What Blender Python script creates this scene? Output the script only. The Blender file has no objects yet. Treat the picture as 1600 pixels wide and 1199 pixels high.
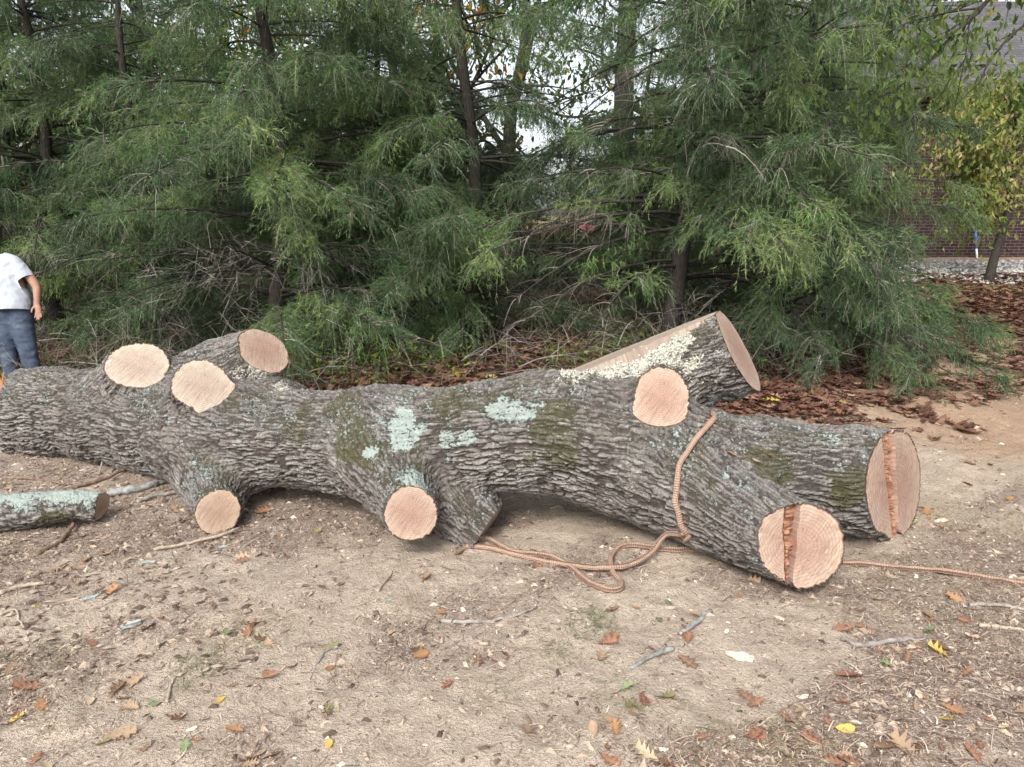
import bpy, bmesh, math, random
import numpy as np
from mathutils import Vector

# ------------------------------------------------------------------ camera, sky, sun, exposure
sc = bpy.context.scene
PITCH = math.radians(12.8)
FPX = 1164.0
CAMH = 1.6
cam_d = bpy.data.cameras.new("camera")
cam = bpy.data.objects.new("camera", cam_d)
sc.collection.objects.link(cam)
cam.location = (0, 0, CAMH)
cam.rotation_euler = (math.pi / 2 - PITCH, 0, 0)
cam_d.lens = FPX / 1600 * 36
cam_d.sensor_width = 36
cam_d.clip_start = 0.05
cam_d.clip_end = 2000
sc.camera = cam

SUN_EL, SUN_AZ = math.radians(44), math.radians(200)     # azimuth measured from +Y towards +X
world = bpy.data.worlds.new("World")
sc.world = world
world.use_nodes = True
wn = world.node_tree
bg = wn.nodes["Background"]
sky = wn.nodes.new("ShaderNodeTexSky")
sky.sky_type = 'NISHITA'
sky.sun_disc = False
sky.sun_elevation = SUN_EL
sky.sun_rotation = SUN_AZ
sky.air_density = 1.0
sky.dust_density = 3.0
hs = wn.nodes.new("ShaderNodeHueSaturation")
hs.inputs['Saturation'].default_value = 0.35
wn.links.new(sky.outputs[0], hs.inputs['Color'])
wn.links.new(hs.outputs[0], bg.inputs[0])
bg.inputs[1].default_value = 0.15
sun_d = bpy.data.lights.new("sun", 'SUN')
sun_d.energy = 1.9
sun_d.angle = math.radians(25)
sun_d.color = (1.0, 0.96, 0.9)
sun = bpy.data.objects.new("sun", sun_d)
sc.collection.objects.link(sun)
sdir = Vector((math.sin(SUN_AZ) * math.cos(SUN_EL), math.cos(SUN_AZ) * math.cos(SUN_EL), math.sin(SUN_EL)))
sun.rotation_euler = sdir.to_track_quat('Z', 'Y').to_euler()
sc.view_settings.view_transform = 'Standard'
sc.view_settings.look = 'None'
sc.view_settings.exposure = 0.98
sc.view_settings.gamma = 1.0
sc.view_settings.use_curve_mapping = False
sc.cycles.max_bounces = 6
sc.cycles.diffuse_bounces = 3
sc.cycles.transparent_max_bounces = 4

# ------------------------------------------------------------------ numeric helpers
cp_, sp_ = math.cos(PITCH), math.sin(PITCH)
def P(px, py, z):
    """world point seen at photo pixel (px,py), at depth z along the camera axis"""
    a = (px - 800) / FPX * z
    b = (599.5 - py) / FPX * z
    return np.array([a, z * cp_ + b * sp_, CAMH - z * sp_ + b * cp_])

def hsh(ix, iy, iz, seed):
    h = (ix.astype(np.int64) * 374761393 + iy.astype(np.int64) * 668265263 + iz.astype(np.int64) * 2147483647 + seed * 1274126177) & 0xFFFFFFFF
    h = ((h ^ (h >> 13)) * 1274126177) & 0xFFFFFFFF
    h = ((h ^ (h >> 16)) * 2246822519) & 0xFFFFFFFF
    h = h ^ (h >> 15)
    return (h & 0xFFFFFF) / float(0x1000000)

def vn(p, seed=0):
    """value noise, p (N,3) -> -1..1"""
    p = np.asarray(p, float)
    i = np.floor(p).astype(np.int64)
    f = p - i
    f = f * f * f * (f * (f * 6 - 15) + 10)
    r = 0
    for dx in (0, 1):
        wx = f[:, 0] if dx else 1 - f[:, 0]
        for dy in (0, 1):
            wy = f[:, 1] if dy else 1 - f[:, 1]
            for dz in (0, 1):
                wz = f[:, 2] if dz else 1 - f[:, 2]
                r = r + wx * wy * wz * hsh(i[:, 0] + dx, i[:, 1] + dy, i[:, 2] + dz, seed)
    return r * 2 - 1

def fbm(p, oct=3, seed=0):
    r = 0; a = 1; t = 0
    p = np.asarray(p, float)
    for k in range(oct):
        r = r + a * vn(p * (2.03 ** k), seed + k); t += a; a *= .5
    return r / t

def worley(p, seed=0):
    """F1, F2 for p (N,3)"""
    i = np.floor(p).astype(np.int64)
    f1 = np.full(len(p), 9.); f2 = np.full(len(p), 9.)
    for dx in (-1, 0, 1):
        for dy in (-1, 0, 1):
            for dz in (-1, 0, 1):
                c = i + np.array([dx, dy, dz])
                q = np.stack([hsh(c[:, 0], c[:, 1], c[:, 2], seed + s) for s in (1, 2, 3)], 1) + c
                d = np.sqrt(((q - p) ** 2).sum(1))
                m = d < f1
                f2 = np.where(m, f1, np.minimum(f2, d))
                f1 = np.where(m, d, f1)
    return f1, f2

def sst(a, b, x):
    t = np.clip((np.asarray(x, float) - a) / (b - a), 0, 1)
    return t * t * (3 - 2 * t)

def base_h(x, y):
    x = np.asarray(x, float); y = np.asarray(y, float)
    h = -0.13 * sst(4.6, 7.0, y) * sst(0.5, 4.0, -x)
    h = h + 0.62 * sst(6.0, 16.5, y) * sst(-3, 6, x)
    h = h - 0.06 * np.exp(-((x + 1.6) ** 2 / .9 + (y - 3.9) ** 2 / .5))
    h = h + 0.05 * np.exp(-((x - 2.2) ** 2 / 1.2 + (y - 6) ** 2 / 1.))
    return h

def gz(x, y):
    x = np.atleast_1d(np.asarray(x, float)); y = np.atleast_1d(np.asarray(y, float))
    o = np.zeros_like(x)
    p = np.stack([x, y, o], 1)
    near = 1 - sst(9, 16, y)
    m = 0.035 * vn(p * 1.1, 5) + 0.014 * vn(p * 4.1, 6) + 0.010 * vn(p * 11, 7) * near + 0.0075 * np.abs(vn(p * 23, 8)) * near
    m = m + 0.006 * vn(p * 45, 9) * near * (0.4 + 0.6 * sst(-.2, .4, vn(p * 1.7, 12)))
    return base_h(x, y) + m

def G(px, py, up=0.0):
    """ground point seen at photo pixel"""
    z = 4.0
    lo, hi = 1.0, 60.0
    for _ in range(40):
        z = (lo + hi) / 2
        q = P(px, py, z)
        if q[2] > gz(q[0], q[1])[0]: lo = z
        else: hi = z
    q = P(px, py, z)
    q[2] = gz(q[0], q[1])[0] + up
    return q

def proj(p):
    d = np.asarray(p, float) - np.array([0, 0, CAMH])
    z = d[..., 1] * cp_ - d[..., 2] * sp_
    b = d[..., 1] * sp_ + d[..., 2] * cp_
    zz = np.where(np.abs(z) < 1e-3, 1e-3, z)
    return 800 + d[..., 0] / zz * FPX, 599.5 - b / zz * FPX, z

def deb_shade(x, y):
    """0..1: bands of straw and chaff across the swept sand, plus shade painted under the log"""
    x = np.asarray(x, float); y = np.asarray(y, float)
    u = x * .80 + y * .60; v = -x * .60 + y * .80
    q = np.stack([u * .75, v * 2.1, 0 * x], 1)
    f = fbm(q, 3, 301) + .22 * vn(np.stack([x * 7, y * 7, 0 * x], 1), 305)
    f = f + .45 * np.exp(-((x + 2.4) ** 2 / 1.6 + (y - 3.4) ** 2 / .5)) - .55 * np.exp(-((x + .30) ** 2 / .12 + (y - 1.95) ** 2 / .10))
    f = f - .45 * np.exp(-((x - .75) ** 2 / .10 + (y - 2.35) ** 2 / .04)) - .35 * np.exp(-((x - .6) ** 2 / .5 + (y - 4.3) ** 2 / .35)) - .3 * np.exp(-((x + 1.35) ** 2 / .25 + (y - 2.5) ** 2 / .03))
    f = f + .9 * np.exp(-((x + 1.3) ** 2 / .8 + (y - 4.15) ** 2 / .09)) + .8 * np.exp(-((x + .1) ** 2 / .5 + (y - 3.75) ** 2 / .03)) + .6 * np.exp(-((x - 1.05) ** 2 / .3 + (y - 3.05) ** 2 / .05))  # denser, darker debris under the log, standing in for its shadow
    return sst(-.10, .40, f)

def nrm(v):
    v = np.asarray(v, float)
    return v / np.maximum(np.linalg.norm(v, axis=-1, keepdims=True), 1e-12)

# ------------------------------------------------------------------ scene helpers
COL = sc.collection
def mesh_np(name, V, Q=None, T=None, mats=(), mi=None, attrs=None, smooth=True, uv=None):
    """fast mesh from numpy verts, quads and tris"""
    me = bpy.data.meshes.new(name)
    V = np.asarray(V, np.float32).reshape(-1, 3)
    nq = 0 if Q is None else len(Q); nt = 0 if T is None else len(T)
    loops = []
    if nq: loops.append(np.asarray(Q, np.int32).ravel())
    if nt: loops.append(np.asarray(T, np.int32).ravel())
    L = np.concatenate(loops)
    me.vertices.add(len(V)); me.vertices.foreach_set('co', V.ravel())
    me.loops.add(len(L)); me.loops.foreach_set('vertex_index', L)
    me.polygons.add(nq + nt)
    st = np.concatenate([np.arange(nq) * 4, nq * 4 + np.arange(nt) * 3]).astype(np.int32)
    me.polygons.foreach_set('loop_start', st)
    for m in mats: me.materials.append(m)
    if mi is not None: me.polygons.foreach_set('material_index', np.asarray(mi, np.int32))
    me.polygons.foreach_set('use_smooth', np.full(nq + nt, smooth))
    for k, a in (attrs or {}).items():
        a = np.asarray(a, np.float32)
        if a.ndim == 1:
            at = me.attributes.new(k, 'FLOAT', 'POINT'); at.data.foreach_set('value', a)
        else:
            at = me.attributes.new(k, 'FLOAT_VECTOR', 'POINT'); at.data.foreach_set('vector', a.ravel())
    me.update(calc_edges=True)
    me.validate()
    return me

def obj(name, me, parent=None, label=None, cat=None, group=None, kind=None, loc=None):
    o = bpy.data.objects.new(name, me)
    COL.objects.link(o)
    if parent is not None: o.parent = parent
    if loc is not None: o.location = loc
    tag(o, label, cat, group, kind)
    return o

def tag(o, label=None, cat=None, group=None, kind=None):
    if label: o['label'] = label
    if cat: o['category'] = cat
    if group: o['group'] = group
    if kind: o['kind'] = kind
    return o

class MB:
    """mesh accumulator: verts, quads, tris, material index, one float tint per vertex"""
    def __init__(s): s.V = []; s.Q = []; s.T = []; s.qm = []; s.tm = []; s.t = []; s.n = 0
    def add(s, V, Q=None, T=None, m=0, t=0.5):
        V = np.asarray(V, float).reshape(-1, 3)
        if Q is not None and len(Q):
            s.Q.append(np.asarray(Q, np.int64) + s.n); s.qm.append(np.full(len(Q), m))
        if T is not None and len(T):
            s.T.append(np.asarray(T, np.int64) + s.n); s.tm.append(np.full(len(T), m))
        s.V.append(V); s.t.append(np.broadcast_to(np.asarray(t, float), (len(V),)).copy()); s.n += len(V)
    def tube(s, pts, rad, n=8, m=0, t=0.5, cap=True):
        pts = np.asarray(pts, float); k = len(pts)
        rad = np.broadcast_to(np.asarray(rad, float), (k,))
        tan = nrm(np.gradient(pts, axis=0))
        ref = np.array([0, 0, 1.]) if abs(tan[0][2]) < .9 else np.array([1., 0, 0])
        e1 = nrm(np.cross(tan[0], ref)); E1 = [e1]
        for i in range(1, k):
            e1 = nrm(e1 - tan[i] * (e1 @ tan[i])); E1.append(e1)
        E1 = np.array(E1); E2 = np.cross(tan, E1)
        a = np.arange(n) * 2 * math.pi / n
        V = pts[:, None] + rad[:, None, None] * (np.cos(a)[None, :, None] * E1[:, None] + np.sin(a)[None, :, None] * E2[:, None])
        i = np.arange(k - 1)[:, None] * n; j = np.arange(n)[None]
        Q = np.stack([i + j, i + (j + 1) % n, i + n + (j + 1) % n, i + n + j], -1).reshape(-1, 4)
        V = V.reshape(-1, 3); T = []
        if cap:
            V = np.concatenate([V, pts[:1], pts[-1:]])
            for q in range(n):
                T.append((n * k, (q + 1) % n, q)); T.append((n * k + 1, n * (k - 1) + q, n * (k - 1) + (q + 1) % n))
        s.add(V, Q, T, m, t)
    def box(s, c, h, m=0, t=.5, R=None):
        c = np.asarray(c, float); h = np.asarray(h, float)
        V = np.array([[x, y, z] for x in (-1, 1) for y in (-1, 1) for z in (-1, 1)], float) * h
        if R is not None: V = V @ np.asarray(R).T
        s.add(V + c, [(0, 1, 3, 2), (4, 6, 7, 5), (0, 4, 5, 1), (2, 3, 7, 6), (0, 2, 6, 4), (1, 5, 7, 3)], None, m, t)
    def mesh(s, name, mats, smooth=True, attrs=None):
        V = np.concatenate(s.V)
        Q = np.concatenate(s.Q) if s.Q else None
        T = np.concatenate(s.T) if s.T else None
        mi = np.concatenate((s.qm if s.Q else []) + (s.tm if s.T else []))
        a = {'tint': np.concatenate(s.t)}
        if attrs: a.update(attrs)
        return mesh_np(name, V, Q, T, mats, mi, a, smooth)

def catmull(pts, n):
    pts = np.asarray(pts, float)
    p = np.vstack([2 * pts[0] - pts[1], pts, 2 * pts[-1] - pts[-2]])
    out = []
    K = len(pts) - 1
    for u in np.linspace(0, K, n):
        i = min(int(u), K - 1); t = u - i
        a, b, c, d = p[i], p[i + 1], p[i + 2], p[i + 3]
        out.append(.5 * (2 * b + (c - a) * t + (2 * a - 5 * b + 4 * c - d) * t * t + (3 * b - a - 3 * c + d) * t ** 3))
    return np.array(out)

# ------------------------------------------------------------------ materials
def mat(name, rough=.8, spec=.25):
    m = bpy.data.materials.new(name); m.use_nodes = True
    nt = m.node_tree; b = nt.nodes["Principled BSDF"]
    b.inputs['Roughness'].default_value = rough
    b.inputs['Specular IOR Level'].default_value = spec
    return m, nt, b
def nd(nt, t, **kw):
    n = nt.nodes.new(t)
    for k, v in kw.items():
        if k in n.inputs: n.inputs[k].default_value = v
        else: setattr(n, k, v)
    return n
def attr(nt, name):
    n = nt.nodes.new('ShaderNodeAttribute'); n.attribute_name = name; return n
def ramp(nt, fac, stops, interp='LINEAR'):
    r = nt.nodes.new('ShaderNodeValToRGB'); r.color_ramp.interpolation = interp
    e = r.color_ramp.elements
    while len(e) < len(stops): e.new(.5)
    for i, (p, c) in enumerate(stops):
        e[i].position = p; e[i].color = (c, c, c, 1) if isinstance(c, (int, float)) else (*c, 1)
    nt.links.new(fac, r.inputs[0]); return r.outputs[0]
def mixc(nt, fac, a, b, mode='MIX'):
    n = nt.nodes.new('ShaderNodeMix'); n.data_type = 'RGBA'; n.blend_type = mode
    for sck, v in ((n.inputs[0], fac), (n.inputs[6], a), (n.inputs[7], b)):
        if isinstance(v, (int, float)): sck.default_value = v
        elif isinstance(v, tuple): sck.default_value = (*v, 1)
        else: nt.links.new(v, sck)
    return n.outputs[2]
def mth(nt, op, a, b=None, c=None):
    n = nt.nodes.new('ShaderNodeMath'); n.operation = op
    for i, v in enumerate((a, b, c)):
        if v is None: continue
        if isinstance(v, (int, float)): n.inputs[i].default_value = v
        else: nt.links.new(v, n.inputs[i])
    return n.outputs[0]
def noise(nt, vec, scale, detail=3, rough=.55, dist=0.):
    n = nd(nt, 'ShaderNodeTexNoise', Scale=scale, Detail=detail, Roughness=rough, Distortion=dist)
    if vec is not None: nt.links.new(vec, n.inputs['Vector'])
    return n.outputs[0]
def coord(nt, which='Object'):
    return nt.nodes.new('ShaderNodeTexCoord').outputs[which]
def mapping(nt, vec, sc_=(1, 1, 1), rot=(0, 0, 0)):
    n = nt.nodes.new('ShaderNodeMapping'); n.inputs['Scale'].default_value = sc_; n.inputs['Rotation'].default_value = rot
    nt.links.new(vec, n.inputs[0]); return n.outputs[0]
def bump(nt, b, h, dist=.01, strength=1.):
    n = nd(nt, 'ShaderNodeBump', Distance=dist, Strength=strength)
    nt.links.new(h, n.inputs['Height']); nt.links.new(n.outputs[0], b.inputs['Normal']); return n

def m_bark():
    m, nt, b = mat('bark', .9, .15)
    c = coord(nt)
    h = attr(nt, 'height').outputs['Fac']
    fine = noise(nt, c, 55, 5, .65)
    mid = noise(nt, c, 9, 3)
    hh = mth(nt, 'ADD', h, mth(nt, 'MULTIPLY', mth(nt, 'SUBTRACT', fine, .5), .75))
    col = ramp(nt, hh, [(.0, (.036, .032, .029)), (.25, (.072, .064, .058)), (.48, (.17, .154, .142)), (.75, (.27, .25, .233)), (1., (.42, .40, .38))])
    col = mixc(nt, ramp(nt, mid, [(.35, 0.), (.7, .4)]), col, (.13, .10, .08))
    fleck = noise(nt, c, 130, 2, .5)
    sp = mth(nt, 'ADD', mth(nt, 'MULTIPLY', noise(nt, c, 75, 4, .75), 1.), mth(nt, 'MULTIPLY', mth(nt, 'SUBTRACT', noise(nt, c, 3.2, 3), .5), .5))
    sp = mth(nt, 'ADD', sp, mth(nt, 'MULTIPLY', mth(nt, 'SUBTRACT', h, .5), .22))
    col = mixc(nt, ramp(nt, sp, [(.57, 0.), (.68, .5)]), col, (.48, .465, .43))
    mo = mth(nt, 'MULTIPLY_ADD', noise(nt, c, 44, 5, .75), 1.5, mth(nt, 'SUBTRACT', attr(nt, 'moss').outputs['Fac'], 1.26))
    mcol = mixc(nt, noise(nt, c, 70, 3), (.028, .030, .010), (.115, .108, .045))
    col = mixc(nt, ramp(nt, mo, [(.0, 0.), (.2, .75)]), col, mcol)
    # pale crust and blue-green lichen
    cr = mth(nt, 'MULTIPLY_ADD', noise(nt, c, 85, 4, .7), 2.2, mth(nt, 'SUBTRACT', mth(nt, 'MULTIPLY', attr(nt, 'crust').outputs['Fac'], .8), 1.72))
    col = mixc(nt, ramp(nt, cr, [(.0, 0.), (.08, 1.)]), col, mixc(nt, fleck, (.42, .40, .33), (.66, .64, .54)))
    li = mth(nt, 'MULTIPLY_ADD', noise(nt, c, 62, 5, .72), 1.9, mth(nt, 'SUBTRACT', attr(nt, 'lichen').outputs['Fac'], 1.48))
    lcol = mixc(nt, fleck, (.25, .295, .27), (.44, .50, .46))
    col = mixc(nt, ramp(nt, li, [(.0, 0.), (.14, .95)]), col, lcol)
    nt.links.new(col, b.inputs['Base Color'])
    bh = mth(nt, 'ADD', fine, mth(nt, 'MULTIPLY', noise(nt, c, 160, 2, .6), .5))
    bh = mth(nt, 'ADD', bh, ramp(nt, li, [(.0, 0.), (.1, .5)]))
    bump(nt, b, bh, .016, 1.)
    return m

def m_wood(name, pale, heart, streak=.5):
    m, nt, b = mat(name, .75, .2)
    uv = attr(nt, 'cuv').outputs['Vector']
    fr = attr(nt, 'frac').outputs['Fac']
    ln = nt.nodes.new('ShaderNodeVectorMath'); ln.operation = 'LENGTH'; nt.links.new(uv, ln.inputs[0])
    r = ln.outputs['Value']
    wob = noise(nt, uv, 7, 2)
    rings = mth(nt, 'SINE', mth(nt, 'MULTIPLY', mth(nt, 'ADD', fr, mth(nt, 'MULTIPLY', wob, .12)), 80.))
    big = noise(nt, uv, 9, 3)
    fz = mth(nt, 'ADD', fr, mth(nt, 'MULTIPLY', mth(nt, 'SUBTRACT', big, .5), .22))
    col = ramp(nt, fz, [(.0, heart), (.55, tuple(.5 * (a + c) for a, c in zip(heart, pale))), (.80, pale), (.93, tuple(min(1, x * 1.12) for x in pale)), (1., pale)])
    saw = noise(nt, mapping(nt, mapping(nt, uv, (1, 1, 1), (0, 0, -.9)), (5, 120, 1)), 1.0, 3, .6)
    saw2 = noise(nt, mapping(nt, mapping(nt, uv, (1, 1, 1), (0, 0, -.35)), (4, 60, 1)), 1.0, 2, .6)
    col = mixc(nt, ramp(nt, noise(nt, uv, 8, 2), [(.3, .25), (.7, .8)]), col, mixc(nt, 1., mixc(nt, 0., col, col), ramp(nt, saw, [(.3, (.50, .44, .40)), (.68, (1.10, 1.08, 1.06))]), 'MULTIPLY'))
    blot = noise(nt, mapping(nt, uv, (1, 1.6, 1)), 13, 4, .7)
    col = mixc(nt, ramp(nt, blot, [(.48, 0.), (.68, .6)]), col, tuple(x * .72 for x in heart))
    col = mixc(nt, ramp(nt, rings, [(.0, 0.), (1., .42)]), col, tuple(x * .6 for x in heart))
    col = mixc(nt, ramp(nt, noise(nt, uv, 26, 4, .7), [(.5, 0.), (.75, .35)]), col, tuple(x * .62 for x in pale))
    edge = mth(nt, 'ADD', fr, mth(nt, 'MULTIPLY', mth(nt, 'SUBTRACT', noise(nt, uv, 38, 4), .5), .075))
    col = mixc(nt, ramp(nt, edge, [(.955, 0.), (.968, .8)]), col, (.20, .12, .065))
    col = mixc(nt, ramp(nt, edge, [(.975, 0.), (.985, 1.)]), col, (.06, .045, .036))
    sx = nt.nodes.new('ShaderNodeSeparateXYZ'); nt.links.new(uv, sx.inputs[0])
    an = mth(nt, 'ARCTAN2', sx.outputs[1], sx.outputs[0])
    cmb = nt.nodes.new('ShaderNodeCombineXYZ'); nt.links.new(mth(nt, 'MULTIPLY', an, 5.), cmb.inputs[0]); nt.links.new(mth(nt, 'MULTIPLY', r, 6.), cmb.inputs[1])
    wedge = noise(nt, cmb.outputs[0], 1.6, 4, .7)
    col = mixc(nt, ramp(nt, wedge, [(.36, .30), (.55, 0.)]), col, mixc(nt, 1., col, (.72, .62, .56), 'MULTIPLY'))
    crk = mth(nt, 'ABSOLUTE', mth(nt, 'SUBTRACT', noise(nt, cmb.outputs[0], 1.1, 3, .6), .5))
    cm = mth(nt, 'MULTIPLY', ramp(nt, crk, [(.0, .85), (.014, 0.)]), ramp(nt, fz, [(.45, 1.), (.75, 0.)]))
    col = mixc(nt, cm, col, (.16, .09, .06))
    nt.links.new(col, b.inputs['Base Color'])
    bh = mth(nt, 'ADD', saw, mth(nt, 'MULTIPLY', saw2, .6))
    bump(nt, b, bh, .004, .7)
    return m

def m_hinge():
    m, nt, b = mat('torn_wood', .8, .2)
    uv = attr(nt, 'cuv').outputs['Vector']
    s = noise(nt, mapping(nt, uv, (14, 130, 1), (0, 0, -.12)), 1., 4, .7)
    col = ramp(nt, s, [(.25, (.10, .035, .02)), (.45, (.30, .15, .095)), (.6, (.45, .255, .165)), (.8, (.58, .38, .26))])
    nt.links.new(col, b.inputs['Base Color']); bump(nt, b, s, .012, 1.)
    return m

def m_simple(name, c1, c2, scale=20, rough=.85, bd=.004, detail=4, spec=.2, cs='Object', stretch=(1, 1, 1)):
    m, nt, b = mat(name, rough, spec)
    c = mapping(nt, coord(nt, cs), stretch)
    n = noise(nt, c, scale, detail, .6)
    nt.links.new(ramp(nt, n, [(.3, c1), (.7, c2)]), b.inputs['Base Color'])
    if bd: bump(nt, b, n, bd, .8)
    return m

def m_tint(name, stops, rough=.75, trans=0., var=.25, nscale=30, spec=.2):
    """colour from the per-piece tint attribute"""
    m, nt, b = mat(name, rough, spec)
    col = ramp(nt, attr(nt, 'tint').outputs['Fac'], stops)
    n = noise(nt, coord(nt), nscale, 2)
    col = mixc(nt, var, col, mixc(nt, 1., col, ramp(nt, n, [(.3, .35), (.7, 1.)]), 'MULTIPLY'))
    nt.links.new(col, b.inputs['Base Color'])
    if trans:
        tr = nt.nodes.new('ShaderNodeBsdfTranslucent'); nt.links.new(col, tr.inputs[0])
        mx = nt.nodes.new('ShaderNodeMixShader'); mx.inputs[0].default_value = trans
        out = nt.nodes['Material Output']
        nt.links.new(b.outputs[0], mx.inputs[1]); nt.links.new(tr.outputs[0], mx.inputs[2]); nt.links.new(mx.outputs[0], out.inputs[0])
    return m

def m_objcol(name, rough=.7, trans=.15):
    m, nt, b = mat(name, rough, .25)
    oi = nt.nodes.new('ShaderNodeObjectInfo')
    c = coord(nt)
    n = noise(nt, c, 45, 4, .7)
    v = attr(nt, 'tint').outputs['Fac']
    col = mixc(nt, 1., oi.outputs['Color'], ramp(nt, n, [(.3, .55), (.65, 1.)]), 'MULTIPLY')
    col = mixc(nt, mth(nt, 'MULTIPLY', v, .5), col, (.45, .33, .2))
    nt.links.new(col, b.inputs['Base Color'])
    tr = nt.nodes.new('ShaderNodeBsdfTranslucent'); nt.links.new(col, tr.inputs[0])
    mx = nt.nodes.new('ShaderNodeMixShader'); mx.inputs[0].default_value = trans
    nt.links.new(b.outputs[0], mx.inputs[1]); nt.links.new(tr.outputs[0], mx.inputs[2])
    nt.links.new(mx.outputs[0], nt.nodes['Material Output'].inputs[0])
    bump(nt, b, n, .002, .6)
    return m

def m_ground():
    m, nt, b = mat('soil', .95, .1)
    c = coord(nt)
    n1 = noise(nt, c, 1.6, 6, .7); n2 = noise(nt, c, 14, 6, .75); n3 = noise(nt, c, 90, 3, .7); n4 = noise(nt, c, 330, 2, .6)
    sand = ramp(nt, n2, [(.28, (.33, .265, .21)), (.5, (.56, .465, .375)), (.72, (.68, .585, .49))])
    sand = mixc(nt, ramp(nt, n1, [(.50, 0.), (.66, .35)]), sand, (.33, .25, .19))
    sand = mixc(nt, .42, sand, ramp(nt, n3, [(.3, (.22, .165, .12)), (.52, (.48, .39, .295)), (.72, (.68, .58, .47))]))
    sand = mixc(nt, ramp(nt, n4, [(.60, 0.), (.68, .6)]), sand, (.66, .57, .46))
    sand = mixc(nt, ramp(nt, n4, [(.30, .6), (.38, 0.)]), sand, (.11, .08, .06))
    sand = mixc(nt, mth(nt, 'MULTIPLY', attr(nt, 'debris').outputs['Fac'], .72), sand, mixc(nt, n3, (.165, .128, .105), (.40, .325, .27)))  # debris colour, also carrying the shade painted beneath the log
    clay = mixc(nt, n3, (.36, .225, .145), (.50, .35, .235))
    col = mixc(nt, attr(nt, 'clay').outputs['Fac'], sand, clay)
    lit = mixc(nt, n3, (.05, .028, .018), (.16, .085, .05))
    col = mixc(nt, attr(nt, 'litter').outputs['Fac'], col, lit)
    gra = mixc(nt, n3, (.20, .19, .175), (.50, .48, .445))
    col = mixc(nt, attr(nt, 'gravel').outputs['Fac'], col, gra)
    gr = mixc(nt, n3, (.10, .11, .04), (.30, .29, .13))
    col = mixc(nt, attr(nt, 'lawn').outputs['Fac'], col, gr)
    nt.links.new(col, b.inputs['Base Color'])
    bh = mth(nt, 'ADD', mth(nt, 'MULTIPLY', n3, 1.), mth(nt, 'MULTIPLY', n4, .35))
    bh = mth(nt, 'ADD', bh, mth(nt, 'MULTIPLY', n2, 1.3))
    bump(nt, b, bh, .020, 1.)
    return m

def m_brick():
    m, nt, b = mat('brick', .85, .2)
    c = mapping(nt, coord(nt), (1, 1, 1), (math.pi / 2, 0, 0))
    br = nt.nodes.new('ShaderNodeTexBrick')
    br.inputs['Scale'].default_value = 1.; br.inputs['Brick Width'].default_value = .215; br.inputs['Row Height'].default_value = .0725
    br.inputs['Mortar Size'].default_value = .006; br.inputs['Mortar Smooth'].default_value = .2
    br.inputs['Color1'].default_value = (.050, .022, .024, 1); br.inputs['Color2'].default_value = (.028, .016, .020, 1)
    br.inputs['Mortar'].default_value = (.15, .125, .115, 1)
    nt.links.new(c, br.inputs['Vector'])
    n = noise(nt, coord(nt), 5, 5, .7)
    col = mixc(nt, .5, br.outputs[0], ramp(nt, n, [(.3, .5), (.7, 1.)]), 'MULTIPLY')
    nt.links.new(col, b.inputs['Base Color'])
    bump(nt, b, mth(nt, 'SUBTRACT', 1., br.outputs['Fac']), .01, 1.)
    return m

def m_shingle():
    m, nt, b = mat('shingle', .9, .2)
    c = coord(nt)
    br = nt.nodes.new('ShaderNodeTexBrick')
    br.inputs['Scale'].default_value = 1.; br.inputs['Brick Width'].default_value = .3; br.inputs['Row Height'].default_value = .14
    br.inputs['Mortar Size'].default_value = .008
    br.inputs['Color1'].default_value = (.135, .13, .137, 1); br.inputs['Color2'].default_value = (.085, .082, .088, 1)
    br.inputs['Mortar'].default_value = (.04, .04, .045, 1)
    nt.links.new(c, br.inputs['Vector'])
    nt.links.new(mixc(nt, .4, br.outputs[0], ramp(nt, noise(nt, c, 30, 3), [(.3, .5), (.7, 1.)]), 'MULTIPLY'), b.inputs['Base Color'])
    return m

def m_rope():
    m, nt, b = mat('rope', .9, .1)
    uv = attr(nt, 'cuv').outputs['Vector']
    sep = nt.nodes.new('ShaderNodeSeparateXYZ'); nt.links.new(uv, sep.inputs[0])
    a = mth(nt, 'MULTIPLY', sep.outputs[0], 2 * math.pi / .022)
    t = mth(nt, 'MULTIPLY', sep.outputs[1], 5.)
    w = mth(nt, 'MULTIPLY', mth(nt, 'SINE', mth(nt, 'ADD', a, t)), mth(nt, 'SINE', mth(nt, 'SUBTRACT', a, t)))
    n = noise(nt, coord(nt), 60, 3)
    col = mixc(nt, ramp(nt, w, [(.0, .7), (.5, 0.)]), mixc(nt, n, (.44, .30, .225), (.61, .45, .355)), (.33, .19, .135))
    col = mixc(nt, ramp(nt, noise(nt, coord(nt), 9, 4, .7), [(.4, 0.), (.7, .65)]), col, (.30, .21, .15))
    nt.links.new(col, b.inputs['Base Color']); bump(nt, b, w, .003, 1.)
    return m

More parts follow.
